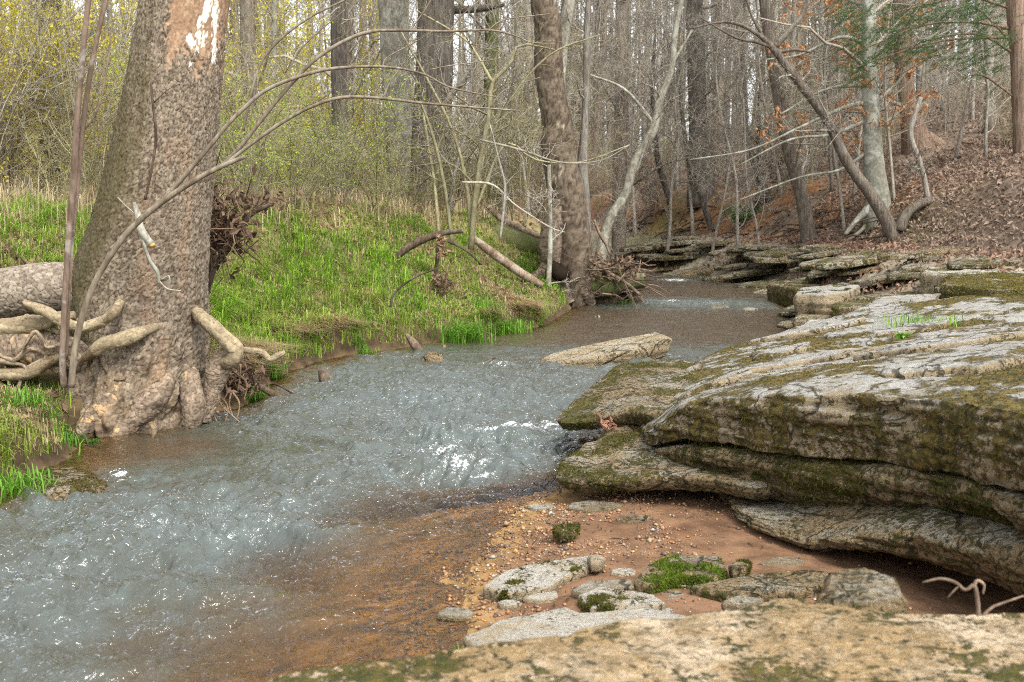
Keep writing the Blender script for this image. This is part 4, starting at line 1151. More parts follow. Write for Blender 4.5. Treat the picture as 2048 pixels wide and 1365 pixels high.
hero('dark_trunk_tree', 'straight dark trunk farthest out behind the big sycamore', [(103, -20, 36), (100, 130, 36), (94, 320, 40)], 21, m_bark_dark, top=5, n1=10, seed=1)
hero('dark_trunk_tree', 'reddish brown trunk hung with yellow buds close beside the sycamore', [(494, -20, 30), (497, 130, 30), (505, 360, 32)], 22, m_bark_brown, top=5, n1=8, seed=2)
hero('dark_trunk_tree', 'straight slim dark trunk above the grassy bank', [(676, -20, 30), (678, 150, 31), (682, 370, 34)], 22, m_bark_dark, top=5, n1=8, seed=3)
hero('mottled_tree', 'pale mottled trunk next to the thickest dark trunk', [(785, -20, 56), (795, 200, 58), (815, 410, 62)], 25, m_bark_pale, top=5, n1=8, seed=4)
hero('large_dark_tree', 'thickest dark furrowed trunk in the middle woods', [(872, -20, 70), (868, 150, 74), (862, 300, 78), (858, 420, 90)], 23, m_bark_dark, top=6, n1=8, seed=5, k=20,
     branches=[[(905, 20, 18), (960, 18, 14), (1010, 8, 10)]])
hero('olive_tree', 'slim olive barked trunk between the thickest trunk and the hollow tree', [(985, -20, 26), (982, 140, 27), (975, 300, 28), (970, 430, 30)], 24, m_bark_moss, top=5, n1=10, seed=6)
hero('brown_tree', 'brown straight trunk seen beyond the hollow tree', [(1245, -20, 26), (1242, 200, 26), (1238, 400, 30)], 32, m_bark_brown, top=5, n1=10, seed=7)
hero('dark_trunk_tree', 'dark leaning trunk with a flared mossy foot on the clay bank top', [(1388, -20, 34), (1393, 150, 36), (1398, 280, 40), (1408, 370, 52)], 33, m_bark_dark, top=5, n1=10, seed=8, flare=.3)
hero('brown_tree', 'pinkish brown trunk beyond the dark flared trunk', [(1440, -20, 20), (1436, 200, 22), (1430, 330, 25)], 38, m_bark_brown, top=5, n1=9, seed=11)
hero('thin_tree', 'thin dark stem leaning over the clay bank', [(1490, 215, 10), (1500, 300, 12), (1545, 395, 18)], 'hit', m_bark_dark, top=3, n1=8, seed=12, L1=1.4)
hero('thin_tree', 'thin dark crooked stem rooted on top of the clay face', [(1310, 270, 10), (1318, 330, 12), (1345, 400, 14)], 'hit', m_bark_dark, top=3, n1=8, seed=13, L1=1.4)
hero('thin_tree', 'thin dark stem beside the green fern tuft', [(1380, 330, 10), (1405, 400, 12), (1428, 455, 14)], 'hit', m_bark_dark, top=3, n1=8, seed=14, L1=1.4)
# second-growth leaning and special trees
hero('pale_leaning_tree', 'pale lichen covered tree leaning over the far bend', [(1366, -20, 9), (1350, 70, 11), (1343, 140, 13), (1318, 205, 15), (1306, 262, 17), (1268, 330, 19), (1250, 390, 19), (1215, 450, 21), (1196, 492, 24)], 26, m_bark_pale, top=3, n1=9, seed=15,
     branches=[[(1325, 195, 9), (1345, 130, 7), (1385, 60, 4)], [(1310, 250, 8), (1250, 180, 6), (1180, 150, 4)]])
hero('leaning_tree', 'brown leaning trunk with a foot root sweeping out over the shale', [(1528, -20, 24), (1545, 110, 25), (1562, 220, 25), (1580, 310, 26), (1605, 400, 28), (1622, 485, 34)], 'hit', m_bark_lean, top=3, n1=6, seed=16,
     roots=[[(1622, 478, 22), (1650, 487, 14), (1690, 484, 8)], [(1612, 470, 16), (1625, 505, 14), (1640, 515, 8)]])
hero('forked_leaning_tree', 'dark ridged trunk leaning strongly across the beech, forked at its top', [(1545, 95, 14), (1598, 165, 17), (1652, 238, 18), (1692, 320, 21), (1740, 388, 24), (1772, 440, 27), (1800, 470, 31)], 'hit', m_bark_lean, top=0, n1=9, seed=17, L1=1.1, tmin=.45,
     branches=[[(1548, 98, 14), (1520, 72, 10), (1480, 50, 7), (1440, 45, 5), (1380, 58, 3)], [(1550, 95, 13), (1580, 60, 11), (1605, 30, 9), (1622, -15, 7)], [(1548, 96, 11), (1515, 85, 7), (1470, 75, 5), (1400, 35, 3)],
               [(1555, 105, 9), (1590, 100, 7), (1622, 105, 4)], [(1525, 72, 7), (1505, 35, 5), (1490, -10, 4)]],
     roots=[[(1800, 462, 26), (1812, 430, 20), (1850, 405, 18), (1900, 405, 20), (1960, 425, 24), (2010, 460, 16)]])
hero('beech_tree', 'smooth pale grey beech with buttress roots on the hillside foot', [(1738, -20, 26), (1738, 130, 30), (1742, 220, 34), (1748, 330, 40), (1756, 400, 48), (1758, 440, 66)], 'hit', m_bark_beech, top=3, n1=18, L1=3.2, tmin=.25, seed=18, k=20,
     roots=[[(1742, 415, 22), (1715, 440, 12), (1690, 470, 8)], [(1755, 430, 16), (1740, 470, 8), (1730, 500, 5)], [(1765, 430, 22), (1785, 450, 14), (1800, 475, 8)], [(1748, 432, 14), (1722, 462, 8), (1680, 492, 5)]],
     branches=[[(1735, 205, 12), (1690, 215, 9), (1600, 255, 6), (1500, 300, 4), (1380, 320, 3)], [(1738, 240, 10), (1660, 270, 7), (1580, 280, 5), (1480, 330, 3)], [(1735, 90, 9), (1680, 75, 7), (1600, 110, 5), (1530, 120, 3)],
               [(1740, 300, 9), (1680, 340, 6), (1600, 355, 4), (1480, 400, 3)], [(1745, 210, 8), (1800, 160, 6), (1850, 90, 4), (1900, 60, 3)], [(1740, 170, 9), (1650, 180, 6), (1560, 230, 4)]])
hero('cedar_tree', 'red cedar trunk with shredded bark flaring on the slope', [(1800, -20, 32), (1806, 100, 33), (1812, 190, 36), (1825, 250, 46), (1842, 298, 72)], 'hit', m_bark_cedar, top=4, n1=5, seed=19, k=24,
     roots=[[(1850, 280, 40), (1880, 292, 26), (1905, 302, 10)], [(1835, 285, 30), (1825, 305, 20), (1818, 312, 10)]])
hero('crooked_sapling', 'thin crooked grey sapling in front of the cedar', [(1842, 195, 9), (1828, 235, 10), (1822, 275, 11), (1840, 325, 11), (1850, 365, 11), (1862, 402, 13)], 'hit', m_bark_grey, top=0, n1=5, seed=20, L1=.6, k=8)
tR, PR_R = hero('conifer_tree', 'dark brown trunk cut by the frame edge carrying feathery green sprays', [(2030, -20, 34), (2040, 120, 36), (2052, 290, 42)], 22, m_bark_cedar, top=4, n1=0, seed=21,
     branches=[[(2030, 60, 7), (1950, 45, 6), (1850, 50, 4), (1760, 85, 3), (1700, 110, 2)], [(2030, 20, 7), (1940, -5, 5), (1850, 10, 4), (1770, 30, 2)], [(2032, 110, 7), (1960, 70, 5), (1880, 75, 4), (1800, 100, 2)],
               [(2035, 100, 6), (2000, 60, 5), (1960, 20, 3)], [(2035, 75, 7), (1900, 80, 5), (1800, 105, 4), (1700, 140, 2)], [(2036, 200, 5), (1960, 150, 4), (1900, 170, 2)]])
# feathery sprays of the conifer
rng = np.random.default_rng(61)
for (px, py, sx, sy, cnt) in [(1960, 10, 90, 40, 60), (1850, 40, 110, 50, 70), (1770, 70, 70, 50, 50), (1880, 100, 110, 30, 40), (2000, 70, 50, 40, 30), (1730, 135, 30, 40, 26), (1980, 130, 60, 30, 20), (1720, 20, 50, 30, 26)]:
    mb = MB()
    for k in range(int(cnt * 1.8)):
        a = pt(px + rng.normal() * sx * .55, py + rng.normal() * sy * .5, 21.4 + rng.normal() * .6)
        d = np.array([-rng.uniform(.3, 1), rng.normal() * .5, -rng.uniform(.05, .6)]); d /= np.linalg.norm(d)
        m = 40; L = rng.uniform(.22, .45)
        u = np.linspace(0, 1, m)[:, None]
        Pn = a + d * L * u; sd = rng.normal(size=(m, 3)); sd -= (sd @ d)[:, None] * d; sd /= np.linalg.norm(sd, axis=1)[:, None]
        dirn = d * .8 + sd; ln = rng.uniform(.03, .065, m)[:, None]
        w = np.cross(dirn, rng.normal(size=(m, 3))); w /= np.linalg.norm(w, axis=1)[:, None]
        V = np.stack([Pn - w * .004, Pn + w * .004, Pn + dirn * ln], 1).reshape(-1, 3)
        kc = rng.uniform(.7, 1.4)
        mb.add(V, np.arange(m * 3).reshape(-1, 3), np.array([.055, .10, .03]) * kc)
    mb.build('foliage', m_leaf, tR, smooth_=False, kind='stuff')
# russet leaves still hanging on the beech twigs
t = thing('beech_sapling', 'fine twigged young beech still holding russet leaves before the grey beech', 'tree', pt(1690, 470, 23.6))
mb = MB(); P_, R_ = pline([(1690, 470, 7), (1680, 380, 6), (1664, 280, 5), (1650, 180, 4), (1655, 90, 3), (1680, 0, 2)], 23.6)
add_tube(mb, P_, R_, 6, 24, None, .05); mb.build('trunk', m_twig, t)
PR = catmull(np.concatenate([P_, R_[:, None]], 1), 24)
mb = MB(); rng = np.random.default_rng(62)
P1, R1 = grow(PR[None, :, :3], PR[None, :, 3], 26, 1.7, 7, up=.02, tmin=.3, rr=.6, curl=.18, flat=.6, rng=rng); twigs(mb, P1, R1, 4, .005)
P2, R2 = grow(P1, R1, 6, .6, 5, up=.02, tmin=.2, rr=.6, flat=.5, rng=rng); twigs(mb, P2, R2, 3, .003)
mb.build('crown', m_twig, t)
mb = MB(); tips = P2[:, 2:].reshape(-1, 3); cl = fbm(tips * 1.2, 2) > -.15
mb.add(*leaves_at(tips[cl], .058, rng, 3, .04, ((.36, .16, .06), (.50, .28, .14)), .5)); mb.build('foliage', m_dead, t, smooth_=False, kind='stuff')
t = thing('beech_sapling', 'second young beech with russet leaves nearer the cedar', 'tree', pt(1790, 420, 23))
mb = MB(); P_, R_ = pline([(1790, 420, 7), (1780, 300, 6), (1770, 180, 5), (1775, 60, 3), (1790, -30, 2)], 23)
add_tube(mb, P_, R_, 6, 24, None, .05); mb.build('trunk', m_twig, t)
PR = catmull(np.concatenate([P_, R_[:, None]], 1), 24)
mb = MB(); P1, R1 = grow(PR[None, :, :3], PR[None, :, 3], 22, 1.8, 7, up=.02, tmin=.3, rr=.6, curl=.18, flat=.6, rng=rng); twigs(mb, P1, R1, 4, .005)
P2, R2 = grow(P1, R1, 5, .6, 5, up=.02, tmin=.2, rr=.6, flat=.5, rng=rng); twigs(mb, P2, R2, 3, .003)
mb.build('crown', m_twig, t)
mb = MB(); tips = P2[:, 2:].reshape(-1, 3); cl = fbm(tips * 1.2 + 5, 2) > -.05
mb.add(*leaves_at(tips[cl], .058, rng, 3, .04, ((.36, .16, .06), (.50, .28, .14)), .5)); mb.build('foliage', m_dead, t, smooth_=False, kind='stuff')

def bark_tube(mb, P, R, k, n, cell, seed, c1, c2, relief=.010, wob=.15, wf=2.5, crackw=.18, peel=None, peel_amt=.25):
    """a limb with raised bark plates: jittered cells on the unrolled surface"""
    P = np.asarray(P, float); R = np.broadcast_to(np.asarray(R, float), (len(P),))
    PR = catmull(np.concatenate([P, R[:, None]], 1), n)
    C0, r0 = PR[:, :3], np.maximum(PR[:, 3], 1e-3)
    V, Q = tubes(C0[None], r0[None], k)
    d = V - np.repeat(C0, k, 0); rr = np.linalg.norm(d, axis=1); d /= rr[:, None] + 1e-9
    L = np.concatenate([[0], np.cumsum(np.linalg.norm(np.diff(C0, axis=0), axis=1))])
    wr = max(6, int(round(2 * np.pi * r0.mean() / cell)))
    u = np.tile(np.arange(k) / k * wr, n); v = np.repeat(L, k) / (cell * 1.25)
    u = u + .9 * fbm(V * 6 + seed, 2); v = v + .9 * fbm(V * 6 + seed + 7, 2)
    a1, a2, ci = worley(u, v, int(seed) + 5, wr, .98)
    cr = smooth(a2 - a1, 0, crackw)
    V = V + d * (rr * wob * fbm(V * wf + seed, 4) + relief * cr + relief * .8 * (ci - .5))[:, None]
    col = np.array(c1) * (1 - ci[:, None]) + np.array(c2) * ci[:, None]
    if peel is not None:
        pm = smooth(fbm(V * np.array([2.2, 2.2, 1.2]) + seed + 3, 4) + .3 * (ci - .5), peel_amt, peel_amt + .06)[:, None]
        col = col * (1 - pm) + np.array(peel) * pm
    col = col * (.38 + .62 * cr[:, None])
    mb.add(V, Q, col)
    e = mb.n; b0 = e - n * k
    mb.add(C0[[0, -1]], np.zeros((0, 3), int), col[[0, -1]])
    mb.extra([[b0 + (j + 1) % k, b0 + j, e] for j in range(k)]); mb.extra([[e - k + j, e - k + (j + 1) % k, e + 1] for j in range(k)])
    return PR

m_plate = col_mat('plated_bark', .92, 70, .55, .006, 40, .28, .2)
# ---- hollow-footed sycamore at the bend
YM = 19.3
t = thing('hollow_sycamore', 'brown flaky sycamore with a dark hollow at its foot at the creek bend', 'tree', pt(1150, 610, YM))
P_, R_ = pline([(1158, 622, 46), (1154, 580, 56), (1150, 530, 68), (1146, 480, 72), (1138, 420, 70), (1130, 370, 68), (1116, 300, 62), (1112, 240, 56), (1098, 150, 52), (1096, 60, 50), (1086, -20, 48)], YM)
P_ = np.concatenate([P_, P_[-1:] + np.array([[-.1, .2, 2.5], [-.3, .4, 6.0]])]); R_ = np.concatenate([R_, [.2, .1]])
m_syc2 = bark_mat('flaky_brown_bark', (.15, .10, .07), (.28, .205, .155), lich=(.33, .29, .22), lamt=.45, stretch=.55, scale=20, tint=.05)
mb = MB(); bark_tube(mb, P_, R_, 64, 260, .07, 3, (.075, .055, .037), (.165, .128, .09), .014, .16, 1.6, .2, (.36, .31, .22), .42); mb.build('trunk', m_plate, t)
PR = catmull(np.concatenate([P_, R_[:, None]], 1), 60)
for b in [[(1118, 400, 30), (1105, 460, 44), (1100, 505, 42), (1108, 540, 26)], [(1112, 535, 30), (1120, 575, 34), (1135, 608, 30)], [(1165, 560, 30), (1175, 595, 26), (1185, 612, 14)], [(1100, 520, 26), (1085, 545, 22), (1060, 560, 16)]]:
    mb = MB(); bark_tube(mb, *pline(b, YM - .15), 30, 60, .07, 5, (.11, .082, .058), (.23, .18, .13), .012, .2, 2.5); mb.build('root', m_plate, t)
mb = MB(); limb(mb, [(1112, 250, 30), (1120, 130, 26), (1128, 60, 26), (1142, -20, 24)], YM + .35, 10, 24, .08, 7); mb.build('branch', m_bark_pale, t)
mb = MB(); P_, R_ = pline([(1100, 530, 26), (1122, 548, 34), (1140, 552, 20)], YM - .30); add_tube(mb, P_, R_, 10, 12, (.022, .016, .011), .1)
mb.build('hollow', col_mat('hollow_dark', 1, 20, .3, .01, 9, .3, .0), t)  # solid near-black tube; the cavity's shade is put into its colour
mb = MB(); add_crown(mb, PR[:, :3], PR[:, 3], 9, 2.0, 6, 5, tmin=.45, r1=.25, rng=np.random.default_rng(7)); mb.build('crown', m_twig, t)
hero('grey_sapling', 'thin grey stem twisted against the hollow sycamore', [(1172, 190, 14), (1168, 270, 16), (1165, 340, 22), (1172, 420, 18), (1180, 500, 16)], YM + .4, m_bark_grey, top=3, n1=6, seed=22, L1=1.2, k=8)
hero('pale_sapling', 'thin pale stem close in front of the hollow sycamore', [(1098, 330, 8), (1100, 420, 9), (1100, 500, 10), (1094, 585, 11)], YM - .5, m_bark_pale, top=0, n1=5, seed=23, L1=.9, k=8)

# ---- multi-stemmed bare sapling before the woods
def stems_tree(name, label, base, stems, Y, mat, n2c=10, seed=0, L=1.1, n3=5, tw=.0035):
    t = thing(name, label, 'sapling', pt(base[0], base[1], Y))
    P_all, R_all = [], []
    for s in stems:
        mb = MB(); PR = limb(mb, s, Y + .1 * (len(P_all) % 3), 6, 20, .04, seed); mb.build('stem', mat, t)
        P_all.append(PR[:, :3]); R_all.append(PR[:, 3])
    rng = np.random.default_rng(800 + seed)
    mb = MB(); P2, R2 = grow(np.array(P_all), np.array(R_all), n2c, L, 7, up=.12, tmin=.2, rr=.55, curl=.2, rng=rng); twigs(mb, P2, R2, 3, tw * 1.3)
    P3, R3 = grow(P2, R2, n3, L * .4, 4, up=.05, tmin=.2, rr=.7, rng=rng); twigs(mb, P3, R3, 3, tw)
    mb.build('crown', mat, t)
    return t
stems_tree('bare_sapling', 'olive many stemmed sapling left of the hollow sycamore', (945, 500), [
    [(942, 500, 12), (948, 420, 11), (960, 320, 10), (978, 230, 10), (985, 165, 9), (1020, 130, 7), (1040, 90, 5), (1110, 100, 3)],
    [(945, 490, 10), (930, 350, 8), (900, 250, 6), (850, 150, 4), (800, 60, 3)], [(940, 500, 9), (970, 300, 7), (1020, 200, 5), (1100, 110, 4), (1200, 70, 3)],
    [(905, 490, 9), (890, 380, 7), (868, 280, 6), (840, 200, 4)], [(878, 470, 8), (868, 360, 6), (850, 250, 5), (845, 220, 3)], [(950, 420, 7), (1010, 290, 5), (1070, 320, 4), (1160, 325, 3), (1260, 290, 2)],
    [(985, 165, 7), (940, 90, 5), (900, 60, 4), (830, 20, 3)]], 16.6, m_twig_olive, 9, 1, 1.0)
stems_tree('bare_sapling', 'pale thin sapling arching below the hollow sycamore branches', (1005, 480), [
    [(1000, 480, 6), (1010, 380, 5), (1000, 330, 4), (980, 250, 3)], [(925, 365, 5), (985, 370, 5), (1030, 410, 4), (1100, 455, 3), (1130, 465, 2)], [(960, 280, 5), (1040, 300, 5), (1120, 325, 4), (1200, 322, 3), (1260, 290, 2)]], 16, m_twig, 6, 2, .7)

# ================================================================== THE BIG SYCAMORE
YS = 8.75
prof = [(0, 290, 455), (100, 272, 441), (200, 254, 433), (300, 230, 425), (400, 204, 417), (450, 189, 412), (500, 168, 409), (550, 150, 407), (600, 142, 405), (650, 140, 405), (700, 138, 404), (750, 130, 403), (800, 122, 405), (845, 120, 406), (872, 130, 402), (905, 200, 390), (950, 230, 370)]
prof = [(-330, 352, 500), (-160, 318, 476)] + prof
rows = np.array([p[0] for p in prof], float); lef = np.array([p[1] for p in prof], float); rig = np.array([p[2] for p in prof], float)
nv, nu = 560, 360
rv = np.linspace(rows[-1], rows[0], nv)
def cm1(x, xs, ys):
    P = catmull(np.stack([xs, ys], -1), 400); o = np.argsort(P[:, 0]); return np.interp(x, P[o, 0], P[o, 1])
lv = cm1(rv, rows, lef); gv = cm1(rv, rows, rig)
ctr = np.array([pt((a + b) / 2, r, YS) for a, b, r in zip(lv, gv, rv)])
rad = (gv - lv) / 2 / FPX * YS
th = np.arange(nu) / nu * 2 * np.pi
TH, ZZ = np.meshgrid(th, ctr[:, 2])
RAD = rad[:, None] * np.ones(nu)[None]
dirx, diry = np.cos(TH), np.sin(TH)
zz = ZZ
# keep true depth round, the sideways flare of the foot stays wide
rdep = np.minimum(rad, .42 + .12 * smooth(1.2 - ctr[:, 2], 0, 1.2))[:, None]
bp = np.stack([dirx * 1.3, diry * 1.3, zz * .9], -1).reshape(-1, 3)
foot = smooth(1.5 - zz, 0, 1.5)
lob = (.05 + .10 * foot) * fbm(bp * 1.3 + 2, 4).reshape(TH.shape) + .16 * foot * fbm(np.stack([dirx * 3.4, diry * 3.4, zz * 1.5], -1).reshape(-1, 3) + 6, 3).reshape(TH.shape)
burl = .17 * foot ** 1.5 * fbm(np.stack([dirx * 5, diry * 5, zz * 5], -1).reshape(-1, 3) + 9, 3).reshape(TH.shape)
fl = 1 + lob + burl
# bark plates: jittered cells on the unrolled surface
wrap = 92
uc = TH / (2 * np.pi) * wrap; vc = zz / .044
wx = .55 * np.sin(TH * 3 + 2) * 0 + 1.1 * n2(dirx * 6, zz * 9, 1.0, 3, 4.0) * smooth(np.abs(diry), 0, .2); wyv = .9 * n2(uc, vc, .22, 3, 14.0)
f1, f2, cid = worley(uc + wx, vc + wyv, 3, wrap, .98)
crack = smooth(f2 - f1, .0, .16 + .12 * n2(uc, vc, .1, 2, 3.))
f1b, f2b, cidb = worley(uc * 2 + wx, vc * 1.5 + wyv * 1.7, 9, wrap * 2, .98)
crackb = smooth(f2b - f1b, 0, .2)
pn = np.stack([dirx * 1.6, diry * 1.6, zz * 1.1], -1).reshape(-1, 3)
big = fbm(pn * 1.5 + 3, 4).reshape(TH.shape)
# bare inner bark high on the right side
ang = np.arctan2(diry, dirx)
peel_z = smooth(zz, 2.2, 3.2) * smooth(np.cos(ang + .55), .1, .8)
peel = np.clip(smooth(peel_z + .8 * big + .35 * (cid - .5), .45, .62), 0, 1)
# white flakes where the under bark shows
wcell = n2(uc * .32, vc * .16, 1.0, 4, 31.)
_px = 1024 + FPX * (ctr[:, None, 0] + dirx * RAD) / (YS + diry * rdep * CT); _py = 682.5 + 0 * _px
_zz = zz - CAM_H; _dd = YS + diry * rdep
_py = 682.5 - FPX * (_zz / _dd + ST / CT) / (1 - _zz / _dd * ST / CT)
white = np.zeros_like(zz)
for (wx0, wy0, ax_, ay_, sl_) in [(417, 76, 13, 28, -.15), (397, 84, 8, 16, .2), (430, 18, 9, 40, -.28), (418, 46, 8, 18, -.2), (447, 20, 9, 60, -.1), (440, 100, 6, 40, -.08), (408, 96, 6, 12, 0), (392, 128, 6, 7, 0)]:
    e_ = ((_px - wx0 - sl_ * (_py - wy0)) / ax_) ** 2 + ((_py - wy0) / ay_) ** 2
    white = np.maximum(white, 1 - smooth(e_ + 1.7 * wcell + .9 * (cidb - .5) + .7 * (cid - .5), .42, .60))
white = white * (diry < .2)
relief = (.007 * crack + .004 * crackb + .006 * (cid - .5) + .010 * fbm(np.stack([dirx * 9, diry * 9, zz * 2.2], -1).reshape(-1, 3), 3, ridged=True).reshape(TH.shape) + .006 * (f1 - .4) * np.sign(cidb - .4)) * (1 - peel * .85)
relief = relief * (1 - .35 * smooth(.5 - zz, 0, .5)) - .006 * white
rough_n = .004 * fbm(np.stack([dirx * 14, diry * 14, zz * 12], -1).reshape(-1, 3), 3).reshape(TH.shape)
X = ctr[:, None, 0] + dirx * (RAD * fl + relief + rough_n)
Y_ = YS + .0 * zz + diry * (rdep * fl + relief + rough_n)
# lean the foot out toward the water
VT = np.stack([X, Y_, zz], -1).reshape(-1, 3)
cb = np.zeros(TH.shape + (3,))
def mixin(base, m, col): return base * (1 - m[..., None]) + np.array(col) * m[..., None]
cb[:] = (.15, .116, .080)
cb = mixin(cb, smooth(cid, .1, .9) * .8, (.25, .203, .148))
cb = mixin(cb, (cid < .18) * .6, (.12, .085, .06))
cb = mixin(cb, smooth(cidb, .6, .9) * .5, (.32, .26, .19))
cb = mixin(cb, smooth(big, .05, .4) * .5, (.27, .18, .115))
cb = mixin(cb, peel * .85, (.27, .165, .10))
cb = mixin(cb, peel * smooth(cid, .55, .7) * .6, (.36, .25, .16))
cb = cb * (.34 + .66 * (crack * (.55 + .45 * crackb)))[..., None] * (1 - peel[..., None]) + cb * peel[..., None]
cb = mixin(cb, white, (.74, .71, .60))
mossy = np.clip(smooth(-np.cos(ang - .5) + .55 * big, .35, .95), 0, 1) * smooth(3.4 - zz, 0, 1.2) * smooth(zz, .35, .8)
cb = mixin(cb, mossy * .82, (.075, .062, .026))
cb = mixin(cb, smooth(.75 - zz, 0, .5) * smooth(big, -.2, .35) * .6, (.27, .185, .11))
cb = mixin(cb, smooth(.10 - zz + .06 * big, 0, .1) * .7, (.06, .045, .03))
m_syc = col_mat('sycamore_bark', .92, 70, .5, .006, 40, .28, .2)
syc = thing('sycamore_tree', 'huge leaning sycamore with scaly bark and white patches rooted at the creek edge', 'tree', (float(ctr[0][0]), YS, 0))
idx = np.arange(nv * nu).reshape(nv, nu)
Qs = np.stack([idx[:-1], np.roll(idx[:-1], -1, 1), np.roll(idx[1:], -1, 1), idx[1:]], -1).reshape(-1, 4)
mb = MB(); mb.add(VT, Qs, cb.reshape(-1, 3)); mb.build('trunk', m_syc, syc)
mb = MB(); P_ = np.concatenate([ctr[-1:], ctr[-1:] + np.array([[.15, .2, 1.6], [.5, .2, 4.0], [.9, .5, 7.5]])]); add_tube(mb, P_, [.33, .30, .24, .12], 16, 20, (.35, .30, .24), .05)
mb.build('upper_trunk', m_syc, syc)
PR = catmull(np.concatenate([P_, np.array([[.33], [.30], [.24], [.12]])], 1), 20)
mb = MB(); add_crown(mb, PR[:, :3], PR[:, 3], 12, 3.6, 7, 6, tmin=.3, r1=.35, rng=np.random.default_rng(17)); mb.build('crown', m_twig, syc)
m_root = bark_mat('smooth_pale_root', (.20, .155, .085), (.48, .42, .28), lich=(.16, .13, .07), lamt=.85, stretch=1.0, scale=9, tint=.06, bstr=.25, dist=.01)
m_rootb = bark_mat('rough_brown_root', (.17, .115, .065), (.34, .245, .15), lich=(.38, .29, .18), lamt=.5, stretch=.8, scale=12, tint=.05, bstr=.9, dist=.03)
for mt, dy, b in [
    (m_root, [-.62] * 7 + [-.38, -.25], [(47, 603, 12), (60, 612, 22), (90, 622, 25), (130, 645, 24), (165, 655, 26), (205, 643, 23), (230, 622, 22), (240, 604, 17), (238, 595, 6)]),
    (m_root, -.50, [(-60, 660, 42), (0, 657, 44), (60, 650, 42), (110, 638, 30), (150, 630, 18)]),
    (m_root, [-.60, -.64, -.64, -.62, -.52, -.40, -.25], [(160, 722, 14), (185, 705, 24), (205, 690, 30), (240, 680, 34), (275, 668, 30), (310, 655, 20), (335, 648, 8)]),
    (m_root, -.55, [(-60, 750, 22), (0, 748, 28), (55, 745, 30), (100, 722, 28), (140, 700, 20)]),
    (m_root, [-.05, -.18, -.28, -.3, -.3, -.28, -.2], [(376, 608, 12), (396, 628, 30), (420, 650, 34), (450, 678, 36), (472, 700, 34), (462, 722, 32), (440, 728, 18)]),
    (m_rootb, -.18, [(462, 700, 30), (440, 728, 40), (428, 770, 36), (422, 805, 34), (405, 840, 30)]),
    (m_root, -.25, [(478, 700, 12), (505, 702, 13), (525, 706, 13), (540, 718, 11), (555, 712, 13), (570, 705, 8)]),
    (m_rootb, [-.25, -.40, -.47, -.53, -.60, -.66, -.70], [(290, 690, 40), (255, 752, 54), (218, 800, 52), (180, 845, 46), (142, 876, 38), (105, 893, 28), (80, 905, 14)]),
    (m_rootb, [-.20, -.38, -.45, -.52, -.56], [(345, 730, 40), (312, 790, 50), (270, 838, 44), (235, 872, 32), (210, 896, 18)]),
    (m_rootb, [-.30, -.40, -.45, -.5], [(195, 690, 26), (168, 745, 40), (146, 805, 38), (116, 860, 20)]),
    (m_rootb, [-.12, -.26, -.30, -.28], [(370, 730, 36), (386, 785, 46), (388, 825, 44), (372, 866, 30)]),
    (m_rootb, -.45, [(-40, 700, 70), (40, 690, 74), (110, 700, 70), (170, 720, 50)]),
    (m_rootb, -.62, [(300, 845, 10), (308, 862, 10), (305, 878, 6)])]:
    if mt is m_rootb and b[0][2] > 12:
        Yv = YS + dy if np.isscalar(dy) else [YS + d_ for d_ in dy]
        mb = MB(); bark_tube(mb, *pline(b, Yv), 56, len(b) * 26, .030, b[0][0] % 37, (.15, .112, .078), (.29, .22, .155), .005, .42, 4.6, .14, (.42, .28, .15), .22); mb.build('root', m_plate, syc)
        continue
    if mt is m_root:
        Yv = YS + dy if np.isscalar(dy) else [YS + d_ for d_ in dy]
        b = [(q0, q1, q2 * .86) for q0, q1, q2 in b]
        mb = MB(); bark_tube(mb, *pline(b, Yv), 40, len(b) * 22, .10, b[0][0] % 31 + 60, (.19, .145, .088), (.35, .285, .18), .003, .36, 6.5, .04, (.15, .105, .06), .12); mb.build('root', m_plate, syc)
        continue
    mb = MB(); Yv = YS + dy if np.isscalar(dy) else [YS + d_ for d_ in dy]
    limb(mb, b, Yv, 26 if mt is m_rootb else 18, len(b) * 12, .26 if mt is m_rootb else .10, b[0][0] * .1); mb.build('root', mt, syc)
rng = np.random.default_rng(314)
for k in range(16):
    x0, y0 = rng.uniform(-30, 150), rng.uniform(640, 760)
    L = rng.uniform(60, 150); sg = rng.choice([-1, 1])
    b = [(x0 + L * u * sg * .9, y0 + rng.normal() * 10 + 25 * u * rng.normal(), rng.uniform(5, 13) * (1.1 - .6 * u)) for u in (0, .25, .5, .75, 1)]
    mb = MB(); bark_tube(mb, *pline(b, YS - rng.uniform(.45, .62)), 14, 50, .06, k + 80, (.15, .105, .07), (.30, .235, .16), .003, .30, 7.0, .08); mb.build('root', m_plate, syc)
for k in range(14):
    x0, y0 = rng.uniform(420, 470), rng.uniform(720, 800)
    b = [(x0 + rng.normal() * 6, y0, 5), (x0 + rng.normal() * 10, y0 + 25, 4), (x0 + rng.normal() * 14, y0 + rng.uniform(40, 70), 2)]
    mb = MB(); limb(mb, b, YS - .1, 5, 12, .1, k); mb.build('root', m_rootb, syc)
# log lying behind the roots
t = thing('fallen_log', 'thick grey scaly log lying on the bank behind the sycamore roots', 'log', pt(20, 590, 8.7))
P_, R_ = pline([(-260, 610, 110), (-100, 598, 108), (0, 590, 104), (80, 580, 104), (160, 575, 100)], YS - .1)
mb = MB(); bark_tube(mb, P_, R_, 170, 240, .036, 11, (.17, .135, .10), (.30, .25, .19), .006, .14, 2.4, .14, (.36, .30, .22), .25); mb.build('trunk', m_plate, t)

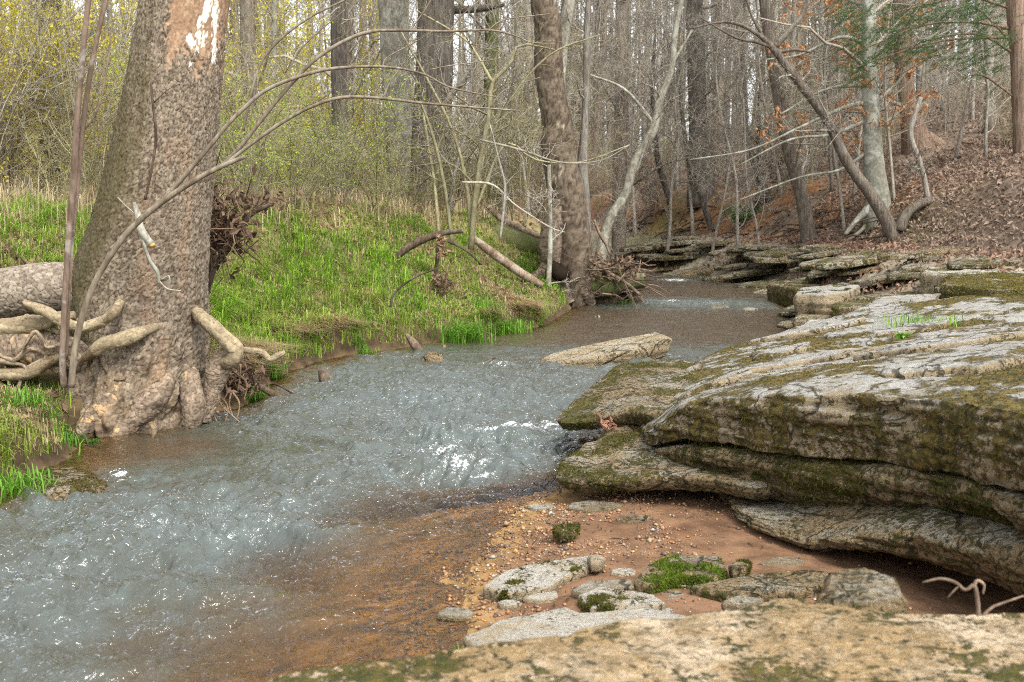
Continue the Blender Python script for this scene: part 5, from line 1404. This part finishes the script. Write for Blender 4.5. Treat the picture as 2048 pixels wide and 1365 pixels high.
# ---- the sapling standing before the sycamore: two tall stems and arching limbs
m_sap = bark_mat('reddish_smooth_stem', (.115, .078, .055), (.22, .16, .12), lich=(.36, .33, .29), lamt=.55, stretch=.3, scale=10, tint=.03, bstr=.25, dist=.005)
m_sapg = bark_mat('greenish_grey_stem', (.13, .10, .068), (.26, .215, .155), lich=(.30, .27, .22), lamt=.5, stretch=.3, scale=10, tint=.03, bstr=.25, dist=.005)
sap = thing('stream_sapling', 'slim sapling in front of the sycamore with tall stems and long arching limbs', 'sapling', pt(130, 770, 7.75))
YP = 7.75
for mt, b, Y in [
    (m_sap, [(128, 775, 17), (125, 720, 16), (130, 600, 15), (137, 480, 15), (146, 380, 16), (153, 250, 15), (163, 140, 14), (170, 60, 14), (180, -20, 13)], YP),
    (m_sap, [(132, 720, 8), (143, 500, 10), (152, 400, 12), (165, 260, 13), (180, 150, 12), (198, 60, 11), (218, -20, 10)], YP + .06),
    (m_sapg, [(142, 775, 17), (150, 700, 17), (165, 630, 16), (195, 555, 15), (238, 487, 15), (275, 445, 15), (330, 400, 14), (400, 355, 13), (450, 330, 12), (490, 314, 9)], YP - .03),
    (m_sapg, [(318, 412, 12), (345, 380, 12), (420, 292, 11), (455, 250, 10), (490, 215, 10), (530, 182, 9), (585, 158, 9), (650, 140, 8), (720, 134, 7), (790, 136, 6), (850, 150, 5), (900, 175, 4), (980, 192, 3), (1000, 193, 2)], YP + .1),
    (m_sapg, [(440, 335, 9), (480, 295, 10), (515, 250, 10), (570, 182, 10), (630, 120, 9), (690, 82, 9), (740, 64, 8), (800, 61, 7), (890, 63, 6), (980, 61, 5), (1030, 72, 4), (1062, 85, 3), (1110, 88, 2)], YP + .15),
    (m_sapg, [(452, 328, 9), (500, 290, 9), (560, 248, 9), (620, 215, 8), (680, 196, 8), (750, 196, 7), (840, 206, 6), (920, 213, 5), (1040, 222, 3)], YP + .05),
    (m_sapg, [(486, 262, 7), (500, 200, 7), (520, 130, 6), (560, 80, 6), (620, 35, 5), (690, 0, 4), (720, -20, 3)], YP + .2),
    (m_sapg, [(575, 160, 4), (590, 115, 4), (625, 75, 3), (690, 20, 2)], YP + .2), (m_sapg, [(765, 134, 4), (775, 115, 3), (830, 85, 2), (870, 60, 2)], YP + .1),
    (m_sapg, [(765, 196, 4), (790, 150, 3), (840, 100, 2), (910, 80, 2)], YP + .1), (m_sapg, [(900, 62, 4), (925, 30, 3), (960, 0, 2)], YP + .15), (m_sapg, [(860, 140, 4), (900, 132, 3), (1000, 118, 2)], YP + .1),
    (m_sapg, [(980, 216, 3), (1010, 180, 2), (1080, 155, 2)], YP + .1), (m_sapg, [(975, 62, 4), (1010, 40, 3), (1100, 28, 2)], YP + .15), (m_sapg, [(820, 62, 4), (850, 20, 3), (870, -15, 2)], YP + .15),
    (m_sap, [(160, 270, 6), (195, 220, 5), (215, 130, 4), (222, 60, 3)], YP + .1)]:
    b = [(q0, q1, q2 * .84) for q0, q1, q2 in b]
    mb = MB(); limb(mb, b, Y, 8, len(b) * 7, .05, b[0][0]); mb.build('stem', mt, sap)

# ================================================================== SMALL WOODY THINGS
m_wood = bark_mat('weathered_wood', (.13, .09, .06), (.30, .22, .155), lich=(.40, .35, .28), lamt=.5, stretch=.3, scale=12, tint=.15)
m_woodd = bark_mat('dark_wet_wood', (.055, .038, .026), (.14, .098, .068), lamt=.15, stretch=.3, scale=14, tint=.15)
m_wpale = bark_mat('barkless_pale_wood', (.38, .33, .26), (.58, .53, .44), lamt=.3, stretch=.3, scale=14, tint=.05)
def stick(name, label, cat, pts, Y, mat, k=7, wob=.12, group=None, extra=()):
    t = thing(name, label, cat, pt(pts[0][0], pts[0][1], Y if np.isscalar(Y) else Y[0]), group)
    mb = MB(); limb(mb, pts, Y, k, max(8, len(pts) * 6), wob, pts[0][0] * .3); mb.build('shaft', mat, t)
    for e in extra:
        mb = MB(); limb(mb, e, Y if np.isscalar(Y) else Y[0], 5, None, wob, e[0][0] * .3); mb.build('side_branch', mat, t)
    return t
t = stick('broken_branch', 'broken lichen grey branch with an orange snapped end hanging before the sycamore', 'branch', [(268, 405, 7), (276, 430, 14), (280, 455, 17), (292, 475, 15), (306, 492, 13)], 8.05, m_bark_pale,
      extra=[[(283, 465, 7), (292, 500, 8), (302, 525, 9), (315, 545, 8), (318, 568, 6)], [(316, 560, 4), (335, 578, 3), (362, 582, 2)], [(322, 560, 3), (338, 553, 3), (340, 575, 2)], [(235, 395, 2), (255, 415, 2), (272, 430, 3)]])
mb = MB(); limb(mb, [(304, 489, 12), (307, 493, 11)], 8.03, 7, 3, col=(.62, .33, .08)); mb.build('snapped_end', col_mat('fresh_wood', .8, 30, .2, .01, 20, .2), t)
stick('dead_sapling', 'thin dark dead stem standing against the sycamore bark', 'stem', [(290, 400, 6), (305, 330, 5), (312, 270, 6), (305, 200, 5), (302, 165, 3)], 8.15, m_woodd, extra=[[(308, 205, 3), (335, 180, 2), (360, 168, 1.5)]])
t = stick('fallen_branch', 'dark broken branch raised over the grass with peeling bark', 'branch', [(785, 524, 13), (810, 500, 15), (850, 478, 15), (890, 466, 12), (925, 462, 9)], 15.2, m_woodd, 9,
      extra=[[(880, 470, 12), (876, 510, 9), (872, 540, 8), (868, 572, 7)], [(895, 482, 6), (930, 500, 5), (965, 530, 4)], [(785, 520, 5), (760, 515, 4), (735, 528, 3)]])
rng = np.random.default_rng(71)
mb = MB(); P_ = np.array([pt(884 + rng.normal() * 5, 490 + rng.uniform(-18, 25), 15.1) for _ in range(60)]); mb.add(*leaves_at(P_, .05, rng, 1, .02, ((.20, .12, .07), (.36, .24, .16)), .8)); mb.build('shredded_bark', m_dead, t, smooth_=False, kind='stuff')
stick('bleached_stick', 'pale bleached stick lying in the grass', 'stick', [(692, 462, 10), (720, 474, 12), (745, 490, 10), (760, 500, 6)], 17.0, m_wpale)
stick('fallen_pole', 'long greyish pole slanting down the bank beside the hollow sycamore', 'log', [(942, 474, 14), (990, 510, 18), (1040, 545, 18), (1085, 572, 14)], 18.3, m_wood, 9)
stick('fallen_pole', 'upper pole leaning above the mossy log', 'log', [(975, 412, 10), (1005, 440, 12), (1050, 462, 14), (1085, 475, 10)], 20.5, m_wood, 9)
stick('mossy_log', 'mossy decayed log behind the slanting poles', 'log', [(940, 450, 50), (990, 475, 60), (1040, 490, 50), (1085, 500, 36)], 20.2, m_bark_moss, 12)
stick('driftwood_log', 'dark stubby drift log jutting past the hollow sycamore over the water', 'log', [(1175, 575, 50), (1215, 568, 58), (1255, 562, 40), (1290, 562, 30)], 19.3, m_bark_moss, 14, .2, extra=[[(1250, 575, 14), (1262, 600, 12), (1266, 618, 8)]])
stick('driftwood_log', 'lower black root mass under the drift log at the waterline', 'log', [(1175, 605, 30), (1220, 598, 40), (1262, 596, 34), (1285, 600, 18)], 19.5, m_woodd, 12, .3)
stick('driftwood_log', 'brown branch lodged on top of the drift pile', 'log', [(1180, 520, 8), (1215, 545, 8), (1250, 565, 7), (1280, 590, 6)], 19.0, m_wood)
stick('bent_branch', 'bent bare branch by the drift pile', 'branch', [(1188, 440, 5), (1200, 470, 6), (1212, 490, 5), (1220, 510, 4)], 19.8, m_wood)
mb = MB()
for k in range(90):
    a = np.array([pt(rng.uniform(1175, 1290), rng.uniform(520, 600), 19.3 + rng.normal() * .3)])[0]; d = rng.normal(size=3) * np.array([1, .6, .45]); d /= np.linalg.norm(d)
    L = rng.uniform(.2, .8); twigs(mb, np.array([[a, a + d * L * .5 + rng.normal(size=3) * .05, a + d * L]]), np.array([[.010, .008, .004]]) * rng.uniform(.6, 2.2), 4, 0, np.array([.15, .105, .075]) * rng.uniform(.5, 1.6))
P_ = np.array([pt(rng.uniform(1175, 1270), rng.uniform(515, 560), 19.2 + rng.normal() * .25) for _ in range(500)]); mb.add(*leaves_at(P_, .05, rng, 1, .03, ((.10, .065, .045), (.22, .15, .10)), .5))
mb.build('debris', m_dead, kind='stuff', smooth_=False, label='twigs and sodden leaves heaped on the drift logs', category='debris')
stick('driftwood_stump', 'short pointed grey stump of wood leaning at the foot of the bank', 'driftwood', [(812, 668, 6), (828, 688, 18), (842, 706, 16), (852, 712, 8)], 13.0, m_wood)
stick('water_snag', 'brown torn stub of wood sticking out of the riffle', 'driftwood', [(640, 740, 10), (648, 752, 24), (655, 770, 30), (650, 782, 26)], 10.9, m_woodd, 9, .3, extra=[[(655, 760, 6), (672, 768, 4), (682, 774, 3)]])
stick('drift_stick', 'dark flat branch pointing into the current below the root', 'stick', [(500, 765, 8), (535, 782, 14), (565, 800, 12), (598, 822, 5)], 9.6, m_woodd, 8)
stick('drift_stick', 'second dark stick above the one pointing into the current', 'stick', [(505, 775, 8), (530, 772, 8), (550, 768, 5), (590, 790, 4)], 9.9, m_woodd, 7)
stick('sand_twig', 'thin dark forked twig on the gravel at the water edge', 'twig', [(962, 1112, 4), (985, 1116, 5), (1010, 1114, 4), (1040, 1128, 3)], 5.25, m_woodd)
stick('sand_twig', 'dark twig touching the white pebble stone', 'twig', [(1205, 1116, 4), (1230, 1122, 5), (1256, 1134, 3)], 5.22, m_woodd)
stick('sand_twig', 'pale straight twig by the round green leaf', 'twig', [(1340, 1171, 4), (1380, 1173, 5), (1420, 1178, 4)], 4.72, m_wpale, extra=[[(1382, 1172, 3), (1380, 1160, 2)]])
stick('white_stick', 'short white stick lying on the pale ledge bed', 'stick', [(1645, 664, 9), (1665, 660, 10), (1690, 657, 6)], 12.6, m_wpale)
t = stick('dry_twig', 'small bare forked twig rising from the blurred outcrop', 'twig', [(1958, 1240, 9), (1955, 1200, 9), (1948, 1172, 9), (1930, 1180, 7), (1910, 1165, 7), (1880, 1158, 6), (1845, 1165, 4)], 2.95, m_wood, extra=[[(1948, 1172, 8), (1955, 1162, 7), (1968, 1170, 6), (1966, 1188, 4)], [(1962, 1235, 7), (1985, 1215, 6), (2010, 1205, 5), (2048, 1192, 4)], [(1918, 1172, 4), (1905, 1185, 4), (1895, 1196, 3)]])
stick('arching_twig', 'thin dark twig arching over the grass bank', 'twig', [(780, 615, 4), (790, 585, 5), (830, 555, 4), (880, 535, 3)], 13.2, m_woodd, extra=[[(768, 600, 3), (766, 570, 2)]])
# dark roots combing out of the clay bank
mb = MB()
for k in range(170):
    Y = rng.uniform(21, 37); X = XB(Y) + rng.uniform(.15, .9); z = float(H([X], [Y])[0]) + .03
    L = rng.uniform(.25, 1.0); d = np.array([-rng.uniform(.3, 1), rng.normal() * .7, -rng.uniform(.0, .45)]); d /= np.linalg.norm(d)
    p0 = np.array([X, Y, z]); twigs(mb, np.array([[p0, p0 + d * L * .4 + np.array([0, 0, .05]), p0 + d * L * .75, p0 + d * L + np.array([0, 0, -.12])]]), np.array([[.02, .016, .011, .005]]) * rng.uniform(.5, 1.5), 5, 0, np.array([.085, .06, .042]) * rng.uniform(.6, 1.6))
mb.build('exposed_roots', m_dead, kind='stuff', label='dark roots combing out of the eroded clay bank', category='roots')
# root mass and flood wrack hung behind the sycamore
t = thing('root_wrack', 'dark tangle of roots and dead leaves caught against the sycamore', 'flood debris', pt(440, 470, 9.5))
for b in [[(402, 620, 16), (415, 560, 22), (430, 510, 26), (445, 470, 22), (470, 430, 14)], [(430, 500, 16), (470, 470, 14), (500, 430, 12), (540, 410, 8)], [(410, 560, 10), (440, 520, 12), (465, 490, 8)]]:
    mb = MB(); limb(mb, b, 9.6, 9, None, .25, b[0][0]); mb.build('root', m_woodd, t)
mb = MB()
for k in range(120):
    a = pt(rng.normal(450, 28), rng.normal(455, 36), 9.5 + rng.normal() * .15); d = rng.normal(size=3); d /= np.linalg.norm(d); L = rng.uniform(.08, .4)
    twigs(mb, np.array([[a, a + d * L * .5 + rng.normal(size=3) * .03, a + d * L]]), np.array([[.005, .004, .002]]) * rng.uniform(.6, 1.6), 4, 0, np.array([.16, .11, .07]) * rng.uniform(.5, 1.6))
P_ = np.array([pt(rng.normal(448, 26), rng.normal(445, 36), 9.45 + rng.normal() * .14) for _ in range(330)] + [pt(rng.normal(525, 28), rng.normal(402, 8), 11 + rng.normal() * .2) for _ in range(70)])
mb.add(*leaves_at(P_, .045, rng, 1, .02, ((.06, .038, .026), (.20, .13, .085)), .6)); mb.build('dead_leaves', m_dead, t, smooth_=False, kind='stuff')
def leaf_clump(label, px, py, sx, sy, Y, n, cols=((.09, .055, .04), (.24, .16, .11)), size=.04):
    P_ = np.array([pt(rng.normal(px, sx), rng.normal(py, sy), Y + rng.normal() * .08) for _ in range(n)])
    mb = MB(); mb.add(*leaves_at(P_, size, rng, 1, .01, cols, .7))
    mb.build('dead_leaves', m_dead, smooth_=False, kind='stuff', label=label, category='dead leaves')
leaf_clump('soggy brown leaf heap at the root below the sycamore', 480, 755, 20, 16, 9.4, 260)
leaf_clump('dry leaves snagged on the ledge tip', 1212, 850, 8, 7, 7.0, 26, ((.22, .11, .07), (.36, .20, .13)), .03)
leaf_clump('dark wrack caught at the foot of the broken branch', 885, 570, 12, 10, 14.9, 160)

# single large leaves one can pick out
m_one = m_dead
def one_leaf(label, px, py, Y, size, col, roll=0.0, cat='leaf', name='fallen_leaf'):
    c = pt(px, py, Y); a = np.linspace(-1, 1, 7); w = np.array([.02, .45, .62, .55, .42, .22, .01])
    u = np.array([math.cos(roll), .2, math.sin(roll)]); v = np.array([-math.sin(roll) * .9, .5, math.cos(roll) * .9])
    V = []
    for i in range(7):
        for s in (-1, 0, 1):
            V.append(c + u * a[i] * size + v * s * w[i] * size + np.array([0, -1, .3]) * abs(s) * w[i] * size * .4)
    F = [[3 * i + j, 3 * i + j + 1, 3 * i + j + 4, 3 * i + j + 3] for i in range(6) for j in (0, 1)]
    mb = MB(); mb.add(V, F, col); tag(mb.build(name, m_one), label, cat)
one_leaf('pale tan dead leaf resting on the sycamore roots', 26, 680, 8.05, .035, (.50, .36, .22), 1.3)
one_leaf('rust coloured leaf stuck on the ledge face', 1681, 862, 5.33, .016, (.28, .13, .07), -.4)
one_leaf('single round bright green leaf on the sand', 1354, 1163, 4.78, .016, (.16, .34, .06), .1)
one_leaf('brown curled leaf by the sycamore foot', 95, 855, 7.7, .04, (.42, .31, .20), .6)
one_leaf('small yellow leaf on the red sand', 1181, 1156, 4.95, .010, (.45, .28, .04), .2)

# ================================================================== GRASS, LITTER, GRAVEL
_gr = np.random.default_rng(42)
def blades(P, L, w, lean, cols, rng, up=1.0, bend=.6):
    n = len(P)
    a = rng.uniform(0, 2 * np.pi, n)
    d = np.stack([np.cos(a), np.sin(a), np.zeros(n)], -1) + lean
    d[:, 2] = 0
    s = np.cross(d, [0, 0, 1]); s /= np.linalg.norm(s, axis=1)[:, None] + 1e-9
    L = L[:, None]; tl = rng.uniform(.15, 1.0, n)[:, None] * bend
    m1 = P + np.array([0, 0, 1]) * L * .5 * up + d * L * .18 * tl
    m2 = P + np.array([0, 0, 1]) * L * (.85 - .25 * tl) * up + d * L * .50 * tl
    tp = P + np.array([0, 0, 1]) * L * (1.0 - .65 * tl) * up + d * L * .95 * tl
    V = np.stack([P - s * w, P + s * w, m1 - s * w * .85, m1 + s * w * .85, m2 - s * w * .55, m2 + s * w * .55, tp], 1).reshape(-1, 3)
    i = np.arange(n)[:, None] * 7
    Q = np.concatenate([i + np.array([[0, 1, 3, 2]]), i + np.array([[2, 3, 5, 4]])])
    T = i + np.array([[4, 5, 6]])
    return V, Q, T, np.repeat(cols, 7, 0)

m_grass = col_mat('grass_blade', .6, 20, 0, .01, 3, .2, .3, transl=.35)
def grass_obj(name, label, P, L, w, lean, cols, **kw):
    V, Q, T, C_ = blades(P, L, w, lean, cols, _gr, **kw)
    mb = MB(); mb.add(V, Q, C_); mb.extra(T)
    mb.build(name, m_grass, smooth_=True, kind='stuff', label=label, category='grass')

def scatter_bank(n, smin, smax, ymin, ymax, ypow=1.0, clump=0, cr=.08):
    Y = ymin + (ymax - ymin) * _gr.random(n * 3) ** ypow
    s = _gr.uniform(smin, smax, n * 3)
    X = XL(Y) - s / .85
    keep = (X > -.58 * Y - .8)
    X, Y = X[keep][:n], Y[keep][:n]
    if clump:
        X = np.repeat(X, clump) + _gr.normal(size=len(X) * clump) * cr; Y = np.repeat(Y, clump) + _gr.normal(size=len(Y) * clump) * cr
    s = (XL(Y) - X) * .85
    k = s > .03
    # nothing grows inside the trunk
    k &= ((X + 2.9) / .75) ** 2 + ((Y - 8.75) / .5) ** 2 > 1
    return X[k], Y[k], s[k]
# bright green tufts
X, Y, s = scatter_bank(4300, .05, 2.9, 6.0, 20, 1.35, 22, .045)
gm = n2(X, Y, .85, 3, 40.)
k = gm + .25 * (1 - smooth(s, 1.6, 2.8)) > _gr.normal(.16, .10, len(X)); X, Y, s, gm = X[k], Y[k], s[k], gm[k]
Z = H(X, Y)
h_ = _gr.random(len(X))[:, None]
cols = np.array([.11, .265, .018]) * (1 - h_) + np.array([.37, .55, .06]) * h_
yel = smooth(n2(X, Y, 1.7, 2, 60.), -.1, .4)[:, None] * .7
cols = cols * (1 - yel) + np.array([.36, .39, .09]) * yel
dead = (_gr.random((len(X), 1)) < .09 + .25 * smooth(n2(X, Y, 2.4, 2, 64.), .1, .4)[:, None]) * .9
cols = cols * (1 - dead) + np.array([.42, .33, .18]) * dead
Lg = _gr.uniform(.09, .28, len(X)) * (.55 + .9 * smooth(n2(X, Y, 5.0, 2, 45.), -.3, .5)) * (.6 + .5 * smooth(gm, -.1, .5))
grass_obj('grass', 'bright green tufted grass on the bank', np.stack([X, Y, Z - .01], -1), Lg, .0038 + .0002 * Y[:, None] * .5, np.array([.55, -.4, 0]), cols, bend=.95)
# short undergrowth / weeds between tufts
X, Y, s = scatter_bank(60000, .05, 3.0, 6.0, 21, 1.3)
Z = H(X, Y); h_ = _gr.random(len(X))[:, None]
cols = np.array([.12, .19, .03]) * (1 - h_) + np.array([.30, .35, .08]) * h_
br = (smooth(n2(X, Y, 1.5, 3, 70.), -.25, .25)[:, None] > _gr.random((len(X), 1))) * .85
cols = cols * (1 - br) + np.array([.38, .29, .16]) * br
grass_obj('weeds', 'short mixed weeds and straw between the grass tufts', np.stack([X, Y, Z - .01], -1), _gr.uniform(.04, .13, len(X)), .0035 + .00025 * Y[:, None], np.array([.1, 0, 0]), cols, bend=1.0)
# dry tan grass higher on the bank and hanging over the cut edge
X, Y, s = scatter_bank(620, 2.0, 6.5, 8.5, 24, 1.2, 16, .12)
Z = H(X, Y); h_ = _gr.random(len(X))[:, None]
cols = np.array([.30, .225, .12]) * (1 - h_) + np.array([.55, .46, .28]) * h_
grass_obj('dry_grass', 'tall dry straw grass at the thicket edge', np.stack([X, Y, Z - .01], -1), _gr.uniform(.10, .45, len(X)) * (1 + .6 * (_gr.random(len(X)) < .06)), .0025 + .0002 * Y[:, None], np.array([.1, -.1, 0]), cols, bend=1.0)
X, Y, s = scatter_bank(900, .08, .50, 9.5, 16.5, 1.0, 18, .06)
km = n2(X, Y, 1.3, 2, 90.) > .08; X, Y = X[km], Y[km]
Z = H(X, Y); h_ = _gr.random(len(X))[:, None]
cols = np.array([.27, .19, .09]) * (1 - h_) + np.array([.50, .38, .21]) * h_
grass_obj('dry_grass', 'dry roots and straw hanging over the cut edge of the bank', np.stack([X, Y, Z], -1), _gr.uniform(.14, .42, len(X)), .0045, np.array([.9, -.7, 0]), cols, up=.35, bend=1.1)
# tufts one can tell apart
def tuft(label, px, py, n, L, r, Y=None, z=None, cols=((.07, .20, .012), (.22, .40, .05)), name='grass_tuft', w=.004, lean=(0, 0, 0), group=None, bend=.9, zs=.004):
    c = pt(px, py, Y) if Y else (pz(px, py, z) if z is not None else hit(px, py))
    P = c + _gr.normal(size=(n, 3)) * np.array([r, r * .8, zs])
    if zs < .01 and c[2] < .30 and L > .06 or name == 'grass_tuft' and Y: P[:, 2] = np.maximum(H(P[:, 0], P[:, 1]), 0) - .01
    h_ = _gr.random(n)[:, None]; cl = np.array(cols[0]) * (1 - h_) + np.array(cols[1]) * h_
    V, Q, T, C_ = blades(P, _gr.uniform(.5, 1.1, n) * L, w, np.array(lean), cl, _gr, bend=bend)
    mb = MB(); mb.add(V, Q, C_); mb.extra(T)
    tag(mb.build(name, m_grass, smooth_=True), label, 'grass tuft', group, 'stuff')
tuft('grass tuft at the frame edge beside the mossy rock', 45, 985, 160, .22, .10, z=.03, w=.005)
tuft('bright grass tuft below the sycamore foot root', 60, 890, 260, .20, .10, Y=7.6, w=.004)
tuft('long green grass clump hanging to the water under the bank', 925, 672, 420, .42, .16, z=.12, w=.006, lean=(.3, -.5, 0))
tuft('second green clump at the pool edge of the bank', 1005, 655, 300, .34, .16, z=.12, w=.006, lean=(.4, -.4, 0))
tuft('small grass clump on the mud below the root arch', 540, 745, 160, .22, .07, z=.06, w=.005, lean=(.2, -.5, 0))
tuft('grass clump by the soggy leaf heap', 505, 790, 150, .20, .06, z=.06, w=.004, lean=(.2, -.3, 0))
tuft('low green tuft on the bank foot beside the grey stump', 720, 700, 140, .16, .08, z=.06, w=.005)
tuft('leafy green weed on the bank next to the sapling base', 105, 790, 240, .12, .10, Y=7.9, cols=((.05, .16, .015), (.14, .32, .03)), w=.005)
tuft('tiny fern sprig growing on the sycamore root', 186, 806, 90, .05, .022, Y=7.98, cols=((.03, .12, .012), (.08, .22, .03)), w=.005)
tuft('grass sprigs at the corner of the white slab', 935, 1285, 60, .07, .05, z=.08, w=.0022, bend=.4)
tuft('low grass growing along a crack in the ledge', 1840, 655, 110, .14, .16, z=.74, w=.004)
tuft('small grass tuft in the middle of the ledge', 1680, 718, 50, .10, .07, z=.52, w=.003)
tuft('short grass sprout near the ledge edge by the pool', 1500, 735, 20, .09, .05, z=.30, w=.003)
tuft('broad leaved bright green weed on the ledge', 1808, 690, 14, .13, .015, z=.70, w=.016, cols=((.16, .36, .04), (.24, .46, .08)), name='weed')
tuft('grass blades at the shelf near the white stick', 1740, 668, 60, .13, .10, z=.45, w=.004)
tuft('small sparse grass sprout on the paler part of the ledge', 1555, 748, 18, .08, .03, z=.38, w=.003)
tuft('rich green fern tuft on the clay bank', 1490, 436, 420, .38, .17, Y=29.7, w=.012, zs=.08, bend=1.2, cols=((.025, .10, .01), (.07, .24, .02)), name='fern')
tuft('small green sprig in the drift pile', 1248, 532, 60, .2, .08, Y=19.2, w=.008, cols=((.04, .12, .02), (.10, .22, .04)))
tuft('green fern on the right slope edge', 2040, 415, 120, .3, .12, Y=19, w=.01, cols=((.025, .10, .01), (.07, .22, .02)), name='fern')
tuft('dry grass wisp on the mossy ledge tip', 1240, 812, 40, .12, .03, Y=7.6, w=.002, cols=((.45, .36, .2), (.6, .5, .3)), lean=(-.6, -.5, 0))

# leaf litter on the hillside and woodland floor
n = 90000
Y = 12 + 42 * _gr.random(n) ** 1.1; X = XB(Y) - .3 + 22 * _gr.random(n) ** 1.1
k = (X < .52 * Y + .5); X, Y = X[k], Y[k]
dens = smooth(n2(X, Y, .9, 3, 50.), -.45, .1)
dens = dens * (1 - .6 * (1 - smooth(X - XB(Y), 1.0, 2.4)) * smooth(Y, 19, 22))
k = dens > _gr.random(len(X)); X, Y = X[k], Y[k]
Z = H(X, Y) + _gr.uniform(.005, .04, len(X))
V, F, C_ = leaves_at(np.stack([X, Y, Z], -1), .058, _gr, 1, .004, ((.13, .09, .068), (.36, .275, .21)), .5)
mb = MB(); mb.add(V, F, C_)
n = 30000
Y = 13 + 14 * _gr.random(n); X = XB(Y) - .2 + 7 * _gr.random(n); Z = H(X, Y) + _gr.uniform(.004, .035, n)
V, F, C_ = leaves_at(np.stack([X, Y, Z], -1), .052, _gr, 1, .004, ((.15, .10, .072), (.38, .28, .21)), .5); mb.add(V, F, C_)
n = 22000
Y = 20 + 30 * _gr.random(n); X = XL(Y) - .3 - 22 * _gr.random(n); Z = H(X, Y) + .02
V, F, C_ = leaves_at(np.stack([X, Y, Z], -1), .06, _gr, 1, .004, ((.15, .095, .06), (.33, .24, .165)), .5); mb.add(V, F, C_)
n = 3500
Y = 15 + 13 * _gr.random(n); X = XR(Y) + (XB(Y) - XR(Y)) * _gr.uniform(.3, 1.05, n); Z = H(X, Y) + .06
V, F, C_ = leaves_at(np.stack([X, Y, Z], -1), .045, _gr, 1, .03, ((.15, .085, .055), (.33, .21, .15)), .5); mb.add(V, F, C_)
X, Y, s = scatter_bank(7500, .1, 3.4, 6, 20, 1.3)
V, F, C_ = leaves_at(np.stack([X, Y, H(X, Y) + .05], -1), .038, _gr, 1, .015, ((.12, .07, .045), (.36, .24, .15)), .5); mb.add(V, F, C_)
mb.build('leaf_litter', m_dead, smooth_=False, kind='stuff', label='dry brown leaf litter over the slope and woodland floor', category='leaf litter')

# gravel on the sand bar
n = 32000
Y = _gr.uniform(3.9, 7.2, n); X = XR(Y) + _gr.normal(.35, .75, n)
gm = n2(X, Y, 2.2, 3, 33.) + .35 * np.exp(-((X - XR(Y)) / .25) ** 2) + .25 * np.exp(-((Y - 5.35) / .16) ** 2) + .2 * np.exp(-((Y - 6.1) / .25) ** 2)
k = (gm > _gr.normal(.18, .16, n)) & (X > XR(Y) - .5) & (X < 2.2); X, Y = X[k], Y[k]
sz = _gr.gamma(1.6, .0026, len(X)).clip(.002, .022)
Z = H(X, Y) + sz * .25
ico = np.array([[0, 0, 1], [.9, 0, .1], [.25, .85, .15], [-.75, .5, .05], [-.7, -.55, .1], [.3, -.85, .0], [0, 0, -.8]])
icf = np.array([[0, 1, 2], [0, 2, 3], [0, 3, 4], [0, 4, 5], [0, 5, 1], [6, 2, 1], [6, 3, 2], [6, 4, 3], [6, 5, 4], [6, 1, 5]])
n = len(X); a = _gr.uniform(0, 6.28, n)
S = np.stack([_gr.uniform(.7, 1.3, n), _gr.uniform(.7, 1.3, n), _gr.uniform(.45, .8, n)], -1) * sz[:, None]
L_ = ico[None] * S[:, None] * _gr.uniform(.85, 1.15, (n, 7, 1))
ca_, sa_ = np.cos(a)[:, None], np.sin(a)[:, None]
Vg = np.stack([L_[..., 0] * ca_ - L_[..., 1] * sa_ + X[:, None], L_[..., 0] * sa_ + L_[..., 1] * ca_ + Y[:, None], L_[..., 2] + Z[:, None]], -1)
pal = np.array([[.32, .18, .09], [.24, .115, .055], [.36, .25, .13], [.12, .08, .055], [.26, .22, .18], [.42, .37, .31], [.38, .19, .05]])
mb = MB(); mb.add(Vg.reshape(-1, 3), (icf[None] + np.arange(n)[:, None, None] * 7).reshape(-1, 3), np.repeat(pal[_gr.choice(7, n, p=[.25, .28, .10, .23, .07, .02, .05])], 7, 0))
mb.build('gravel', col_mat('wet_gravel', .45, 60, .2, .004, 50, .25, .5), kind='stuff', label='rusty fine gravel strewn on the sand bar', category='gravel')

# bits of bark, leaf and twig washed onto the sand
n = 420
Y = _gr.uniform(3.9, 6.6, n); X = XR(Y) + np.abs(_gr.normal(.1, .7, n))
V, F, C_ = leaves_at(np.stack([X, Y, H(X, Y) + .006], -1), .012, _gr, 1, .003, ((.05, .032, .022), (.26, .16, .10)), .4)
mb = MB(); mb.add(V, F, C_)
for k in range(60):
    y = _gr.uniform(4.0, 6.5); x = XR(y) + abs(_gr.normal(.15, .6)); a = np.array([x, y, float(H([x], [y])[0]) + .005]); d = np.append(_gr.normal(size=2), .05); d /= np.linalg.norm(d)
    twigs(mb, np.array([[a, a + d * .04, a + d * _gr.uniform(.05, .12)]]), np.array([[.0025, .002, .001]]), 4, 0, np.array([.09, .06, .042]) * _gr.uniform(.5, 1.8))
mb.build('debris', m_dead, smooth_=False, kind='stuff', label='scraps of leaf and twig washed onto the sand bar', category='debris')
